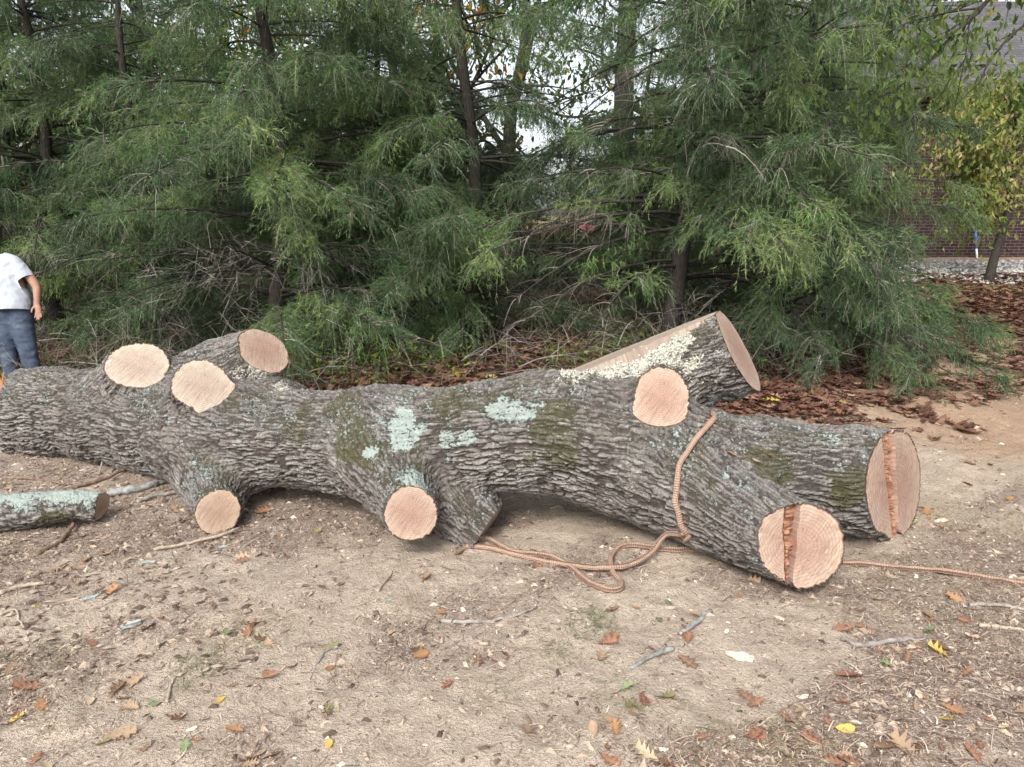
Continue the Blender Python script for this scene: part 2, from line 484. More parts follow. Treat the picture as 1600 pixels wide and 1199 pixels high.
# ------------------------------------------------------------------ the ground
def ground_mesh():
    def axis(lo, hi, step, far_lo, far_hi, g=1.13):
        a = list(np.arange(lo, hi, step)); s = step; x = a[-1]
        while x < far_hi: s *= g; x += s; a.append(x)
        s = step; x = a[0]; b = []
        while x > far_lo: s *= g; x -= s; b.append(x)
        return np.array(b[::-1] + a)
    X = axis(-4.2, 4.6, .018, -260, 260); Y = axis(1.5, 7.6, .0165, -60, 420)
    gx, gy = np.meshgrid(X, Y)
    x, y = gx.ravel(), gy.ravel()
    z = gz(x, y)
    nx, ny = len(X), len(Y)
    i = (np.arange(ny - 1)[:, None] * nx + np.arange(nx - 1)[None]).ravel()
    Q = np.stack([i, i + 1, i + nx + 1, i + nx], 1)
    p3 = np.stack([x, y, 0 * x], 1)
    n = fbm(p3 * .9, 3, 31); n2 = fbm(p3 * 3.1, 3, 37)
    # litter under the trees and towards the right back
    edge = np.interp(x, [-6, -3, 0, 1.2, 2.5, 4.0, 6, 9], [6.0, 6.0, 6.0, 5.6, 6.0, 7.4, 8.8, 10.6])
    litter = sst(-.25, .35, (y - edge) + .5 * n + .4 * n2) * (1 - .8 * sst(13.0, 14.5, y + .6 * n))
    clay = sst(.0, .9, (x - 2.3) * .6 + n * .8) * sst(3.9, 5.0, y) * (1 - litter) * .85
    clay = np.maximum(clay, .35 * sst(.2, .6, fbm(p3 * 1.3, 3, 77)) * sst(.5, 3, x))
    gravel = sst(5, 6.5, x + .5 * n) * sst(12.6, 13.4, y + .5 * n) * (1 - sst(15.2, 16.2, y + n * .7))
    lawn = sst(5, 6.5, x + .5 * n) * sst(11.5, 12.3, y + n * .6) * (1 - sst(12.8, 13.6, y + .8 * n2)) * .8
    lawn = np.maximum(lawn, sst(25, 40, y))
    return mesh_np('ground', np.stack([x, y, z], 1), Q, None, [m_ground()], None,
                   dict(debris=deb_shade(x, y), litter=litter, clay=clay, gravel=gravel, lawn=lawn))
obj('ground', ground_mesh(), kind='structure')

# ------------------------------------------------------------------ the felled log: swept limbs blended into one bark surface
class Limb:
    def __init__(s, pts, rad, n):
        c = catmull(np.column_stack([pts, rad]), n)
        s.p = c[:, :3]; s.r = c[:, 3]
        s.seg = np.concatenate([[0], np.cumsum(np.linalg.norm(np.diff(s.p, axis=0), axis=1))])
        s.t = nrm(np.gradient(s.p, axis=0))
        ref = np.array([0, 0, 1.]) if abs(s.t[len(s.t) // 2][2]) < .8 else np.array([1., 0, 0])
        s.e1 = nrm(np.cross(s.t, ref)); s.e2 = np.cross(s.t, s.e1)
        s.c = s.p.mean(0); s.R = np.linalg.norm(s.p - s.c, axis=1).max() + s.r.max() + .3
    def near(s, X):
        best = np.full(len(X), 1e9); bi = np.zeros(len(X), int); bt = np.zeros(len(X))
        for i in range(len(s.p) - 1):
            a, b = s.p[i], s.p[i + 1]; ab = b - a
            t = np.clip(((X - a) @ ab) / (ab @ ab), 0, 1)
            d = np.linalg.norm(X - a - t[:, None] * ab, axis=1) - (s.r[i] * (1 - t) + s.r[i + 1] * t)
            m = d < best
            best[m] = d[m]; bi[m] = i; bt[m] = t[m]
        q = s.p[bi] * (1 - bt)[:, None] + s.p[bi + 1] * bt[:, None]
        return best, nrm(X - q), bi, bt
    def grain(s, X, bi, bt):
        q = s.p[bi] * (1 - bt)[:, None] + s.p[bi + 1] * bt[:, None]
        e1 = s.e1[bi] * (1 - bt)[:, None] + s.e1[bi + 1] * bt[:, None]
        e2 = s.e2[bi] * (1 - bt)[:, None] + s.e2[bi + 1] * bt[:, None]
        u = s.seg[bi] * (1 - bt) + s.seg[bi + 1] * bt
        v = X - q
        th = np.arctan2((v * e2).sum(1), (v * e1).sum(1))
        return u, th

def field(X, limbs, k):
    n = len(X); D = np.full((len(limbs), n), 1e3)
    N = np.zeros((len(limbs), n, 3)); BI = np.zeros((len(limbs), n), int); BT = np.zeros((len(limbs), n))
    for j, L in enumerate(limbs):
        m = np.linalg.norm(X - L.c, axis=1) < L.R
        if not m.any(): continue
        d, nn, bi, bt = L.near(X[m])
        D[j, m] = d; N[j, m] = nn; BI[j, m] = bi; BT[j, m] = bt
    mn = D.min(0)
    w = np.exp(-np.clip((D - mn) / k, 0, 50)); sw = w.sum(0)
    d = mn - k * np.log(sw); w /= sw
    g = nrm((w[:, :, None] * N).sum(0))
    return d, g, w, BI, BT

def blend_mesh(limbs, voxel, k, iters=4):
    bm = bmesh.new()
    for L in limbs:
        for i in range(len(L.p) - 1):
            a, b = L.p[i], L.p[i + 1]; ln = np.linalg.norm(b - a)
            if ln < 1e-6: continue
            r = bmesh.ops.create_cone(bm, cap_ends=True, segments=16, radius1=L.r[i], radius2=L.r[i + 1], depth=ln * 1.02)
            Rm = Vector(b - a).to_track_quat('Z', 'Y').to_matrix().to_4x4(); Rm.translation = Vector((a + b) / 2)
            bmesh.ops.transform(bm, matrix=Rm, verts=r['verts'])
        for i in (0, len(L.p) - 1):
            r = bmesh.ops.create_icosphere(bm, subdivisions=2, radius=L.r[i] * .98)
            bmesh.ops.translate(bm, vec=Vector(L.p[i]), verts=r['verts'])
    me = bpy.data.meshes.new('tmp'); bm.to_mesh(me); bm.free()
    o = bpy.data.objects.new('tmp', me); COL.objects.link(o)
    md = o.modifiers.new('r', 'REMESH'); md.mode = 'VOXEL'; md.voxel_size = voxel; md.adaptivity = 0
    dg = bpy.context.evaluated_depsgraph_get(); ev = o.evaluated_get(dg); em = ev.to_mesh()
    V = np.empty(len(em.vertices) * 3); em.vertices.foreach_get('co', V); V = V.reshape(-1, 3)
    LI = np.empty(len(em.loops), np.int32); em.loops.foreach_get('vertex_index', LI)
    LT = np.empty(len(em.polygons), np.int32); em.polygons.foreach_get('loop_total', LT)
    assert (LT == 4).all()
    Q = LI.reshape(-1, 4).copy()
    ev.to_mesh_clear(); bpy.data.objects.remove(o); bpy.data.meshes.remove(me)
    for it in range(iters):
        d, g, w, BI, BT = field(V, limbs, k)
        V = V - g * np.clip(d, -.03, .03)[:, None]
        if it < iters - 1:                                            # tangential relax
            A = np.zeros_like(V); C = np.zeros(len(V))
            for a, b in ((0, 1), (1, 2), (2, 3), (3, 0)):
                np.add.at(A, Q[:, a], V[Q[:, b]]); np.add.at(C, Q[:, a], 1)
            t = A / np.maximum(C, 1)[:, None] - V
            t -= g * (t * g).sum(1)[:, None]
            V = V + .5 * t
    return V, Q, g, w, BI, BT

def limb_px(rows, n):
    pts = [P(a, b, z) for a, b, z, r in rows]; rad = [r * z / FPX for a, b, z, r in rows]
    return Limb(pts, rad, n)

def vdir(px, py, right, up, toward):
    ray = nrm(P(px, py, 1.) - np.array([0, 0, CAMH]))
    rt = nrm(np.cross(ray, [0, 0, 1.])); u = np.cross(rt, ray)
    return nrm(rt * right + u * up - ray * toward)

LOG = dict(
 main=([(-60, 655, 5.5, 66), (20, 645, 5.3, 67), (90, 645, 5.15, 68), (180, 650, 4.95, 70), (290, 672, 4.7, 80), (400, 684, 4.45, 78), (520, 688, 4.25, 80),
        (640, 692, 4.05, 85), (770, 682, 3.95, 84), (880, 678, 3.86, 96), (960, 694, 3.8, 100), (1040, 716, 3.76, 92),
        (1140, 733, 3.74, 84), (1250, 744, 3.76, 84), (1370, 753, 3.78, 84), (1500, 765, 3.8, 84)], 60),
 A=([(175, 655, 4.98, 60), (198, 610, 4.80, 48), (213, 568, 4.60, 40), (226, 535, 4.45, 38)], 14),
 B=([(290, 680, 4.72, 62), (305, 635, 4.52, 49), (312, 598, 4.33, 41), (318, 570, 4.18, 40)], 14),
 C=([(240, 650, 4.9, 70), (318, 606, 4.9, 64), (372, 576, 4.88, 52), (420, 544, 4.84, 38), (455, 520, 4.80, 34)], 16),
 K=([(380, 680, 4.5, 60), (425, 640, 4.6, 44), (462, 622, 4.66, 22)], 8),
 E=([(325, 700, 4.62, 72), (333, 740, 4.42, 56), (338, 775, 4.2, 42), (340, 800, 4.0, 33), (342, 830, 3.85, 32)], 16),
 F=([(590, 690, 4.08, 78), (612, 735, 3.9, 66), (632, 775, 3.7, 50), (643, 803, 3.52, 42), (652, 826, 3.38, 42)], 16),
 I=([(660, 720, 4.1, 60), (700, 765, 3.95, 54), (730, 805, 3.86, 49), (757, 832, 3.8, 46), (800, 872, 3.74, 45)], 14),
 Gs=([(1000, 716, 3.78, 92), (1090, 768, 3.58, 80), (1165, 815, 3.4, 68), (1235, 852, 3.24, 58), (1300, 880, 3.1, 56)], 18),
 G2=([(1120, 782, 3.56, 60), (1200, 826, 3.36, 50), (1262, 840, 3.2, 44), (1320, 852, 3.06, 42)], 12),
 D=([(890, 658, 3.95, 92), (950, 615, 4.0, 84), (1020, 582, 4.05, 80), (1090, 564, 4.10, 74), (1180, 545, 4.18, 66), (1260, 520, 4.25, 64)], 18),
 J=([(985, 668, 3.85, 62), (1012, 640, 3.72, 46), (1033, 613, 3.50, 41), (1046, 598, 3.34, 40)], 14),
)
limb_names = list(LOG)
limbs = [limb_px(*LOG[k]) for k in limb_names]
KB = .045
bV, bQ, bN, bW, bBI, bBT = blend_mesh(limbs, .0058, KB)

def bark_height(V, W, BI, BT, limbs, seed=0, RR=.3):
    """0..1 furrowed bark height, following the grain of each limb"""
    H = np.zeros(len(V))
    for j, L in enumerate(limbs):
        m = W[j] > .02
        if not m.any(): continue
        X = V[m]
        u, th = L.grain(X, BI[j, m], BT[j, m])
        R = min(RR, L.r.mean() * 1.05)
        g = np.stack([u, R * np.cos(th), R * np.sin(th)], 1)
        wv = np.stack([vn(X * 5.1, seed + 3), vn(X * 5.1, seed + 4), vn(X * 5.1, seed + 5)], 1)
        wf = np.stack([vn(X * 21, seed + 6), vn(X * 21, seed + 7), vn(X * 21, seed + 8)], 1)
        q = g * np.array([1 / .22, 1 / .0205, 1 / .0205]) + j * 17.3
        q = q + wv * np.array([.5, .8, .8]) + wf * np.array([.2, .36, .36])
        f1, f2 = worley(q, seed + 11)
        plate = sst(.01, .26, f2 - f1)
        q2 = g * np.array([1 / .07, 1 / .013, 1 / .013]) + wf * .3 + j * 7.1
        a1, a2 = worley(q2, seed + 23)
        small = sst(.0, .5, a2 - a1)
        rd = 1 - np.abs(vn(g * np.array([6., 30., 30.]) + wv * .8, seed + 9))
        h = .62 * plate * (.6 + .4 * rd) + .23 * small * (.4 + .6 * plate) + .15 * (.5 + .5 * vn(X * 60, seed + 10))
        H[m] += W[j, m] * h
    return H

H = bark_height(bV, bW, bBI, bBT, limbs)
def ray_hit(px, py, V, N=None):
    o = np.array([0, 0, CAMH]); r = nrm(P(px, py, 1.) - o)
    d = V - o; t = d @ r; e = np.linalg.norm(d - t[:, None] * r, axis=1)
    m = np.where(e < .02)[0]
    if len(m) == 0: m = np.array([np.argmin(e)])
    return V[m[np.argmin(t[m])]]

nz = [fbm(bV * s, 3, sd) for s, sd in ((9, 101), (7, 111), (11, 121))]
def blobs(lst, noi, soft=.9):
    a = np.zeros(len(bV))
    for px, py, r, st in lst:
        c = ray_hit(px, py, bV)
        zc = proj(c)[2]; R = r * zc / FPX
        d = np.linalg.norm(bV - c, axis=1) / R
        a = np.maximum(a, st * (1 - sst(.35, 1.25, d + noi * soft)))
    return a
lichen = blobs([(625, 660, 46, 1.08), (795, 638, 50, 1.08), (590, 650, 18, .8), (740, 610, 22, .55), (690, 688, 24, .98), (725, 690, 24, .95), (575, 705, 24, 1.1), (640, 745, 42, 1.0),
                (700, 722, 20, .7), (410, 640, 26, .6), (480, 690, 34, .5), (400, 618, 16, .7), (258, 655, 9, .9), (278, 692, 8, .8), (296, 722, 10, .9), (410, 728, 9, .7),
                (530, 765, 12, .8), (1135, 735, 14, .9), (1140, 780, 14, .6), (1290, 680, 26, .8), (1220, 660, 28, .7), (1355, 715, 24, .7), (1160, 650, 40, .6), (1250, 795, 16, .8),
                (1180, 885, 22, .6), (985, 535, 16, .8), (455, 745, 8, .7), (860, 600, 40, .5), (745, 800, 26, .6), (1340, 690, 30, .55), (890, 620, 26, .5), (100, 590, 70, .45), (200, 598, 30, .4), (550, 625, 30, .45),
                (960, 585, 30, .4), (330, 735, 20, .35), (820, 690, 16, .45), (870, 740, 14, .4)], nz[0])
moss = blobs([(520, 630, 60, .8), (700, 625, 60, .75), (790, 610, 50, .7), (840, 655, 60, .85), (870, 690, 50, .75), (460, 650, 50, .7), (540, 690, 50, .85), (600, 700, 40, .7),
              (385, 545, 40, .6), (240, 700, 40, .5), (1210, 725, 46, .9), (1340, 765, 36, 1), (920, 570, 60, .6), (1000, 560, 30, .5), (930, 660, 60, .55), (350, 600, 50, .55),
              (1100, 620, 60, .4), (320, 560, 40, .5), (700, 830, 40, .4), (430, 600, 30, .5), (620, 770, 30, .4), (330, 760, 36, .5)], nz[1])
crust = blobs([(905, 575, 50, .9), (960, 555, 55, 1), (1010, 545, 45, 1), (1060, 545, 50, 1.0), (1090, 560, 36, .95), (420, 585, 44, .95), (380, 580, 30, .7), (870, 585, 30, .6),
               (1080, 620, 40, .7), (1110, 600, 50, .6), (1130, 650, 60, .35), (440, 598, 20, .9), (300, 548, 30, .55), (365, 560, 40, .5), (120, 640, 60, .35)], nz[2])
upf = bN[:, 2]
lowm = sst(-.2, .6, upf)
amb = .26 + .22 * nz[0]
lichen = lichen * (.80 + .3 * (H - .5)) 
lichen = np.maximum(lichen, np.clip(amb * lowm + .17, 0, .60))
moss = moss * .95
moss = np.maximum(moss, np.clip(.42 + .5 * nz[1], 0, .62) * (.35 + .65 * sst(-.1, .7, upf)))
smooth_l = sst(.4, 1., np.maximum(lichen, crust))
H = H * (1 - .25 * smooth_l)
stub_soft = 1 - .45 * np.clip(bW[limb_names.index('E')] + .5 * bW[limb_names.index('C')] + .3 * bW[limb_names.index('F')], 0, 1)
disp = (H - .55) * .026 * stub_soft + .022 * fbm(bV * 3.3, 3, 201) + .014 * vn(bV * 8, 207)
disp += .006 * sst(.6, 1., crust) * (vn(bV * 70, 5) > .1)

# saw cuts: (limb, centre pixel, depth, outward normal (right, up, toward the camera), reach)
CUTS = [
 ('A', (213, 567, 4.60), (-.18, .60, .78), .34),
 ('B', (312, 597, 4.33), (.0, .46, .88), .34),
 ('C', (420, 543, 4.88), (.50, .52, .66), .34),
 ('E', (340, 800, 4.0), (.02, -.12, .9), .30),
 ('F', (643, 803, 3.52), (.10, -.22, .95), .30),
 ('I', (757, 832, 3.8), (.80, -.55, .06), .34),
 ('Gs', (1250, 858, 3.2), (.50, -.16, .84), .36),
 ('H', (1397, 755, 3.78), (.95, .05, .30), .60),
 ('D1', (1149, 538, 4.15), (.86, .46, .14), .50),
 ('D2', (1090, 501, 4.10), (-.40, .915, .06), .50),
 ('J', (1033, 612, 3.50), (.25, .02, .96), .26),
 ('butt', (24, 645, 5.3), (-.93, .22, -.28), .62),
]
def near_cut():
    a = np.full(len(bV), 9.)
    for nm, (px, py, z), (r, u, t), reach in CUTS:
        if nm == 'D2': continue
        c = P(px, py, z); n = vdir(px, py, r, u, t)
        wl = bW[limb_names.index({'H': 'main', 'butt': 'main', 'D1': 'D'}.get(nm, nm))]
        a = np.minimum(a, np.where((wl > .3) & (np.linalg.norm(bV - c, axis=1) < 1.), np.abs((bV - c) @ n), 9.))
    return a
NC = near_cut()
disp += bW[limb_names.index('D')] * (.030 * fbm(bV * 6.5, 2, 222)) + bW[limb_names.index('C')] * .016 * fbm(bV * 7, 2, 223)
bV = bV + bN * (disp * (.6 + .4 * sst(.0, .035, NC)))[:, None]
planes = []
alive = np.ones(len(bQ), bool)
for nm, (px, py, z), (r, u, t), reach in CUTS:
    c = P(px, py, z); n = vdir(px, py, r, u, t)
    planes.append((nm, c, n, reach))
onpl = np.full(len(bV), -1); corner = np.zeros(len(bV), bool)
limb_of = {'H': 'main', 'butt': 'main', 'D1': 'D', 'D2': 'D'}
for k, (nm, c, n, reach) in enumerate(planes):
    d = (bV - c) @ n
    near = np.linalg.norm(bV - c, axis=1) < (reach if nm == 'x' else 2.5)
    wl = bW[limb_names.index(limb_of.get(nm, nm))]
    if nm == 'Gs': wl = wl + bW[limb_names.index('G2')]
    beyond = (d > 0) & near & (wl > dict(D1=.2, D2=.5).get(nm, .35))
    alive &= ~beyond[bQ].all(1)
    if nm == 'D2':
        n1 = planes[k - 1][2]; both = beyond & (onpl == k - 1); mdir = nrm(n - n1 * (n @ n1))
        bV[both] -= (d[both] / (n @ mdir))[:, None] * mdir
        beyond &= ~both; corner |= both
    bV[beyond] -= (d[beyond])[:, None] * n
    onpl[beyond] = k
    H[beyond] = .5
q = bQ[alive]
# boundary loops
E = np.concatenate([q[:, [0, 1]], q[:, [1, 2]], q[:, [2, 3]], q[:, [3, 0]]])
key = E.min(1).astype(np.int64) * len(bV) + E.max(1)
u_, idx, cnt = np.unique(key, return_index=True, return_counts=True)
BE = E[idx[cnt == 1]]
nxt = {}
for a, b in BE: nxt.setdefault(int(a), []).append(int(b))
loops = []
used = set()
for a in list(nxt):
    if a in used: continue
    lp = [a]; used.add(a); cur = a
    while True:
        c2 = [b for b in nxt.get(cur, []) if b not in used]
        if not c2: break
        cur = c2[0]; used.add(cur); lp.append(cur)
    if len(lp) > 25: loops.append(lp)
used_v = np.zeros(len(bV), bool); used_v[q.ravel()] = True
remap = np.cumsum(used_v) - 1
M_BARK = m_bark()
log_root = bpy.data.objects.new('felled_log', None); COL.objects.link(log_root)
log_o = P(700, 760, 4.0)
log_root.location = Vector(log_o)
tag(log_root, 'huge furrowed grey oak log with sawn limb stubs lying across the dirt', 'log')
bark_me = mesh_np('bark', bV[used_v] - log_o, remap[q], None, [M_BARK], None,
                  dict(height=np.clip(H[used_v], 0, 1), moss=moss[used_v], lichen=lichen[used_v], crust=crust[used_v]))
obj('bark', bark_me, log_root)

M_WOOD_W = m_wood('sawn_wood_pale', (.43, .365, .295), (.36, .285, .235))
M_WOOD_P = m_wood('sawn_wood_pink', (.45, .345, .27), (.38, .245, .19))
M_WOOD_O = m_wood('sawn_wood_dull', (.44, .335, .25), (.36, .245, .185))
M_HINGE = m_hinge()

def cap(nm, P2, c, U, Vv, n, material, strips=None, name='cut_face', label=None, parent=None, org=None, rough=.0012, pith=None):
    """sawn face over the loop P2 (2-D points in the plane); strips = [(u0,u1,depth at u0,depth at u1,hinge?)]"""
    P2 = np.asarray(P2); cen = P2.mean(0) if pith is None else np.array(pith)
    ang = np.arctan2(P2[:, 1] - cen[1], P2[:, 0] - cen[0]); rad = np.linalg.norm(P2 - cen, axis=1)
    o_ = np.argsort(ang); A = np.concatenate([ang[o_] - 2 * math.pi, ang[o_], ang[o_] + 2 * math.pi]); Rr = np.tile(rad[o_], 3)
    strips = strips or [(-9, 9, 0, 0, False)]
    AV = []; AQ = []; mi = []; AC = []; AF = []; nV = 0
    for (u0, u1, d0, d1, hg) in strips:
        bm = bmesh.new()
        vs = [bm.verts.new((p[0], p[1], 0)) for p in P2]
        try: bm.faces.new(vs)
        except ValueError: bm.free(); continue
        bmesh.ops.triangulate(bm, faces=bm.faces[:])
        def cut(co, no, clear=False):
            bmesh.ops.bisect_plane(bm, geom=bm.verts[:] + bm.edges[:] + bm.faces[:], dist=1e-6, plane_co=co, plane_no=no, clear_inner=clear)
        if u0 > -8: cut((u0, 0, 0), (1, 0, 0), True)
        if u1 < 8: cut((u1, 0, 0), (-1, 0, 0), True)
        if not bm.faces: bm.free(); continue
        xs = [v.co.x for v in bm.verts]; ys = [v.co.y for v in bm.verts]
        st = .007 if hg else .014
        for x in np.arange(min(xs) + st, max(xs), st): cut((x, 0, 0), (1, 0, 0))
        for y in np.arange(min(ys) + st, max(ys), st): cut((0, y, 0), (0, 1, 0))
        bm.verts.ensure_lookup_table()
        co = np.array([v.co[:] for v in bm.verts])
        lo, hi = max(u0, min(xs)), min(u1, max(xs))
        t = np.clip((co[:, 0] - lo) / max(hi - lo, 1e-6), 0, 1)
        dep = d0 * (1 - t) + d1 * t
        xw = (vn(np.column_stack([co[:, 1] * 14, co[:, 0] * 0, co[:, 0] * 0]), 88) * .013 + vn(np.column_stack([co[:, 1] * 60, co[:, 0] * 0, co[:, 0] * 0]), 89) * .003) if len(strips) > 1 else 0
        dd = co[:, :2] - cen
        f = np.linalg.norm(dd, axis=1) / np.interp(np.arctan2(dd[:, 1], dd[:, 0]), A, Rr)
        q3 = np.column_stack([co[:, :2], np.zeros(len(co))])
        wob = vn(q3 * 24, 61) * rough + vn(q3 * 70, 62) * rough * .5
        if hg: wob = vn(q3 * np.array([25, 110, 1]), 63) * .012 + vn(q3 * np.array([60, 30, 1]), 64) * .008
        dep = -dep + wob * (f < .93)
        co[:, 0] += xw * np.clip(1 - f ** 6, 0, 1)
        if len(strips) > 2:                                            # the torn strip narrows towards the bottom
            l_, r_ = strips[2][0], strips[2][1]; ymn, ymx = P2[:, 1].min(), P2[:, 1].max()
            sv = np.clip(.12 + 1.15 * (co[:, 1] - ymn) / (ymx - ymn), 0, 1)
            x_ = co[:, 0]; sh = np.where(x_ < l_, 0, np.where(x_ < r_, (x_ - l_) * (1 - sv), (r_ - l_) * (1 - sv) * np.clip(1 - (x_ - r_) / .12, 0, 1)))
            co[:, 0] = x_ - sh * np.clip(1 - f ** 10, 0, 1)
        w3 = c + co[:, :1] * U + co[:, 1:2] * Vv + dep[:, None] * n
        bnd = [e for e in bm.edges if e.is_boundary]
        fs = [[v.index for v in fc.verts] for fc in bm.faces]
        base = len(co); extra = []; wq = []
        mp = {}
        for e in bnd:                                                  # walls back into the wood, so steps and rims close
            a, b = e.verts[0].index, e.verts[1].index
            for k2 in (a, b):
                if k2 not in mp:
                    mp[k2] = base + len(extra); rimpt = f[k2] > .985
                    lift = .0 if rimpt else -.12
                    extra.append(c + co[k2, 0] * U + co[k2, 1] * Vv + (dep[k2] + lift if lift else 0.) * n)
            if not (f[a] > .985 and f[b] > .985 and abs(d0) + abs(d1) < 1e-4): wq.append((a, b, mp[b], mp[a]))
        allv = np.vstack([w3] + ([np.array(extra)] if extra else []))
        ks = list(mp)
        fr = np.concatenate([f, np.minimum(f[ks], .90)]) if ks else f
        cuv = np.vstack([co, co[ks]]) if ks else co
        AV.append(allv); AC.append(cuv * np.array([1, 1, 0]) - np.array([cen[0], cen[1], 0])); AF.append(fr)
        for fc in fs + wq: AQ.append([i + nV for i in fc]); mi.append(1 if hg else 0)
        nV += len(allv); bm.free()
    V3 = np.vstack(AV) - org
    me = bpy.data.meshes.new(name); me.from_pydata(V3.tolist(), [], AQ)
    me.materials.append(material); me.materials.append(M_HINGE)
    me.polygons.foreach_set('material_index', np.array(mi, np.int32))
    at = me.attributes.new('cuv', 'FLOAT_VECTOR', 'POINT'); at.data.foreach_set('vector', np.vstack(AC).astype(np.float32).ravel())
    at = me.attributes.new('frac', 'FLOAT', 'POINT'); at.data.foreach_set('value', np.concatenate(AF).astype(np.float32))
    me.update()
    return obj(name, me, parent, label)

CAPINFO = {
 'A': (M_WOOD_W, None, 'pale round sawn face at the upper left of the log'),
 'B': (M_WOOD_W, None, 'pale sawn face just in front of the upper left one'),
 'C': (M_WOOD_P, None, 'pinkish sawn face of the back upright stub'),
 'E': (M_WOOD_O, None, 'dull tan sawn face resting on the dirt'),
 'F': (M_WOOD_P, None, 'tan round sawn face under the middle of the log'),
 'I': (M_WOOD_O, None, 'shaded sawn end of the rear supporting stub'),
 'Gs': (M_WOOD_P, [(-9, -.058, 0, .016, False), (-.058, -.050, .11, .11, False), (-.050, .004, .020, .036, True), (.004, 9, -.006, 0, False)], 'heart-shaped sawn end with a reddish torn strip'),
 'H': (M_WOOD_P, [(-9, -.10, 0, .0, False), (-.10, -.070, .14, .14, False), (-.070, .02, -.004, .012, True), (.02, 9, -.016, -.006, False)], 'tall oval sawn end split by a dark saw kerf'),
 'D1': (M_WOOD_P, None, 'pinkish slanted sawn face at the top right stub'),
 'D2': (M_WOOD_W, None, 'pale long sliced face on top of the stub'),
 'J': (M_WOOD_P, None, 'round orange-tan sawn face facing the camera'),
 'butt': (M_WOOD_O, None, 'far butt end of the log'),
}
def hull(P2):
    o = sorted(range(len(P2)), key=lambda k: (P2[k][0], P2[k][1]))
    def half(o):
        h = []
        for k in o:
            while len(h) > 1 and (P2[h[-1]][0] - P2[h[-2]][0]) * (P2[k][1] - P2[h[-2]][1]) - (P2[h[-1]][1] - P2[h[-2]][1]) * (P2[k][0] - P2[h[-2]][0]) <= 0: h.pop()
            h.append(k)
        return h[:-1]
    return half(o) + half(o[::-1])
def do_cap(k, vs, mode):
    nm, c, n, reach = planes[k]
    X = bV[vs]
    hr = -nrm(np.cross(n, [0, 0, 1.])); U = nrm(hr - n * (hr @ n)); Vv = np.cross(n, U)
    if Vv[2] < 0: Vv = -Vv
    if nm == 'H': U, Vv = U * .98 + Vv * .19, Vv * .98 - U * .19
    cc = X.mean(0); cc = cc - ((cc - c) @ n) * n
    P2 = np.stack([(X - cc) @ U, (X - cc) @ Vv], 1)
    if mode == 'hull': P2 = P2[hull(P2)]
    if mode == 'angle': P2 = P2[np.argsort(np.arctan2(P2[:, 1], P2[:, 0]))]
    mt, strips, lab = CAPINFO[nm]
    cap(nm, P2, cc + n * .0005, U, Vv, n, mt, strips, 'cut_face', lab, log_root, log_o)
pool = {}
for lp in loops:
    lv = np.array(lp); ks = onpl[lv]
    for k in set(ks[ks >= 0]):
        nm = planes[k][0]
        if nm in ('D1', 'D2'):
            pool.setdefault(nm, []).append(lv[ks == k])
            if nm == 'D1': pool.setdefault('D2', []).append(lv[corner[lv]])
        elif (ks == k).sum() > 60: do_cap(k, lv[ks == k], 'loop')
bset = np.unique(BE)
for nm in ('D1', 'D2'):
    k = [p[0] for p in planes].index(nm)
    do_cap(k, bset[(onpl[bset] == k) | corner[bset]], 'hull')


# small bracket fungi standing on the pale crust
def fungi():
    rs = np.random.RandomState(5)
    w = np.clip(crust - .55, 0, 1) * used_v * (onpl < 0)
    idx = rs.choice(len(bV), 1500, p=w / w.sum())
    mb = MB()
    n_ = 6; a = np.linspace(0, math.pi, n_)
    V = []; T = []
    for k, i in enumerate(idx):
        p, n = bV[i], bN[i]
        t = nrm(np.cross(n, rs.normal(size=3))); out = nrm(n + .9 * np.cross(t, n) + rs.normal(size=3) * .25)
        r = rs.uniform(.003, .010)
        nn = nrm(np.cross(t, out))
        ring = p[None] + r * (np.cos(a)[:, None] * t + np.sin(a)[:, None] * out * .9)
        b0 = len(V); V += [p + nn * .0015, p - nn * .0015] + list(ring)
        for q_ in range(n_ - 1):
            T.append((b0, b0 + 2 + q_, b0 + 3 + q_)); T.append((b0 + 1, b0 + 3 + q_, b0 + 2 + q_))
    mb.add(np.array(V) - log_o, None, T, 0, np.repeat(rs.uniform(0, 1, len(idx)), n_ + 2))
    m = m_tint('fungus', [(0, (.38, .35, .27)), (.5, (.58, .56, .47)), (1, (.74, .73, .65))], .9)
    o = obj('bracket_fungi', mb.mesh('bracket_fungi', [m]), log_root, 'whitish bracket fungi crusting the bark'); o['kind'] = 'stuff'
fungi()

# torn orange splinters standing at the butt
mb = MB(); rs = np.random.RandomState(3)
for px, py, L, t in ((6, 640, .16, .5), (10, 625, .20, .7), (3, 610, .14, .4), (16, 606, .09, .6), (1, 650, .16, .3), (8, 690, .16, .5), (18, 694, .14, .8), (24, 690, .09, .5)):
    p = P(px - 1, py, 5.27); d = nrm(np.array([rs.uniform(-.2, .3), rs.uniform(-.3, .1), 1.])) if py < 660 else nrm(np.array([1., -.2, rs.uniform(-.3, .3)]))
    pts = np.array([p + d * L * s for s in (-.4, 0, .5, 1)]) - log_o
    mb.tube(pts, [.010, .012, .008, .001], 4, 0, t)
obj('splinter', mb.mesh('splinter', [m_tint('splinter', [(0, (.45, .18, .07)), (1, (.72, .42, .22))], .8)], False), log_root, 'orange torn splinters at the butt')

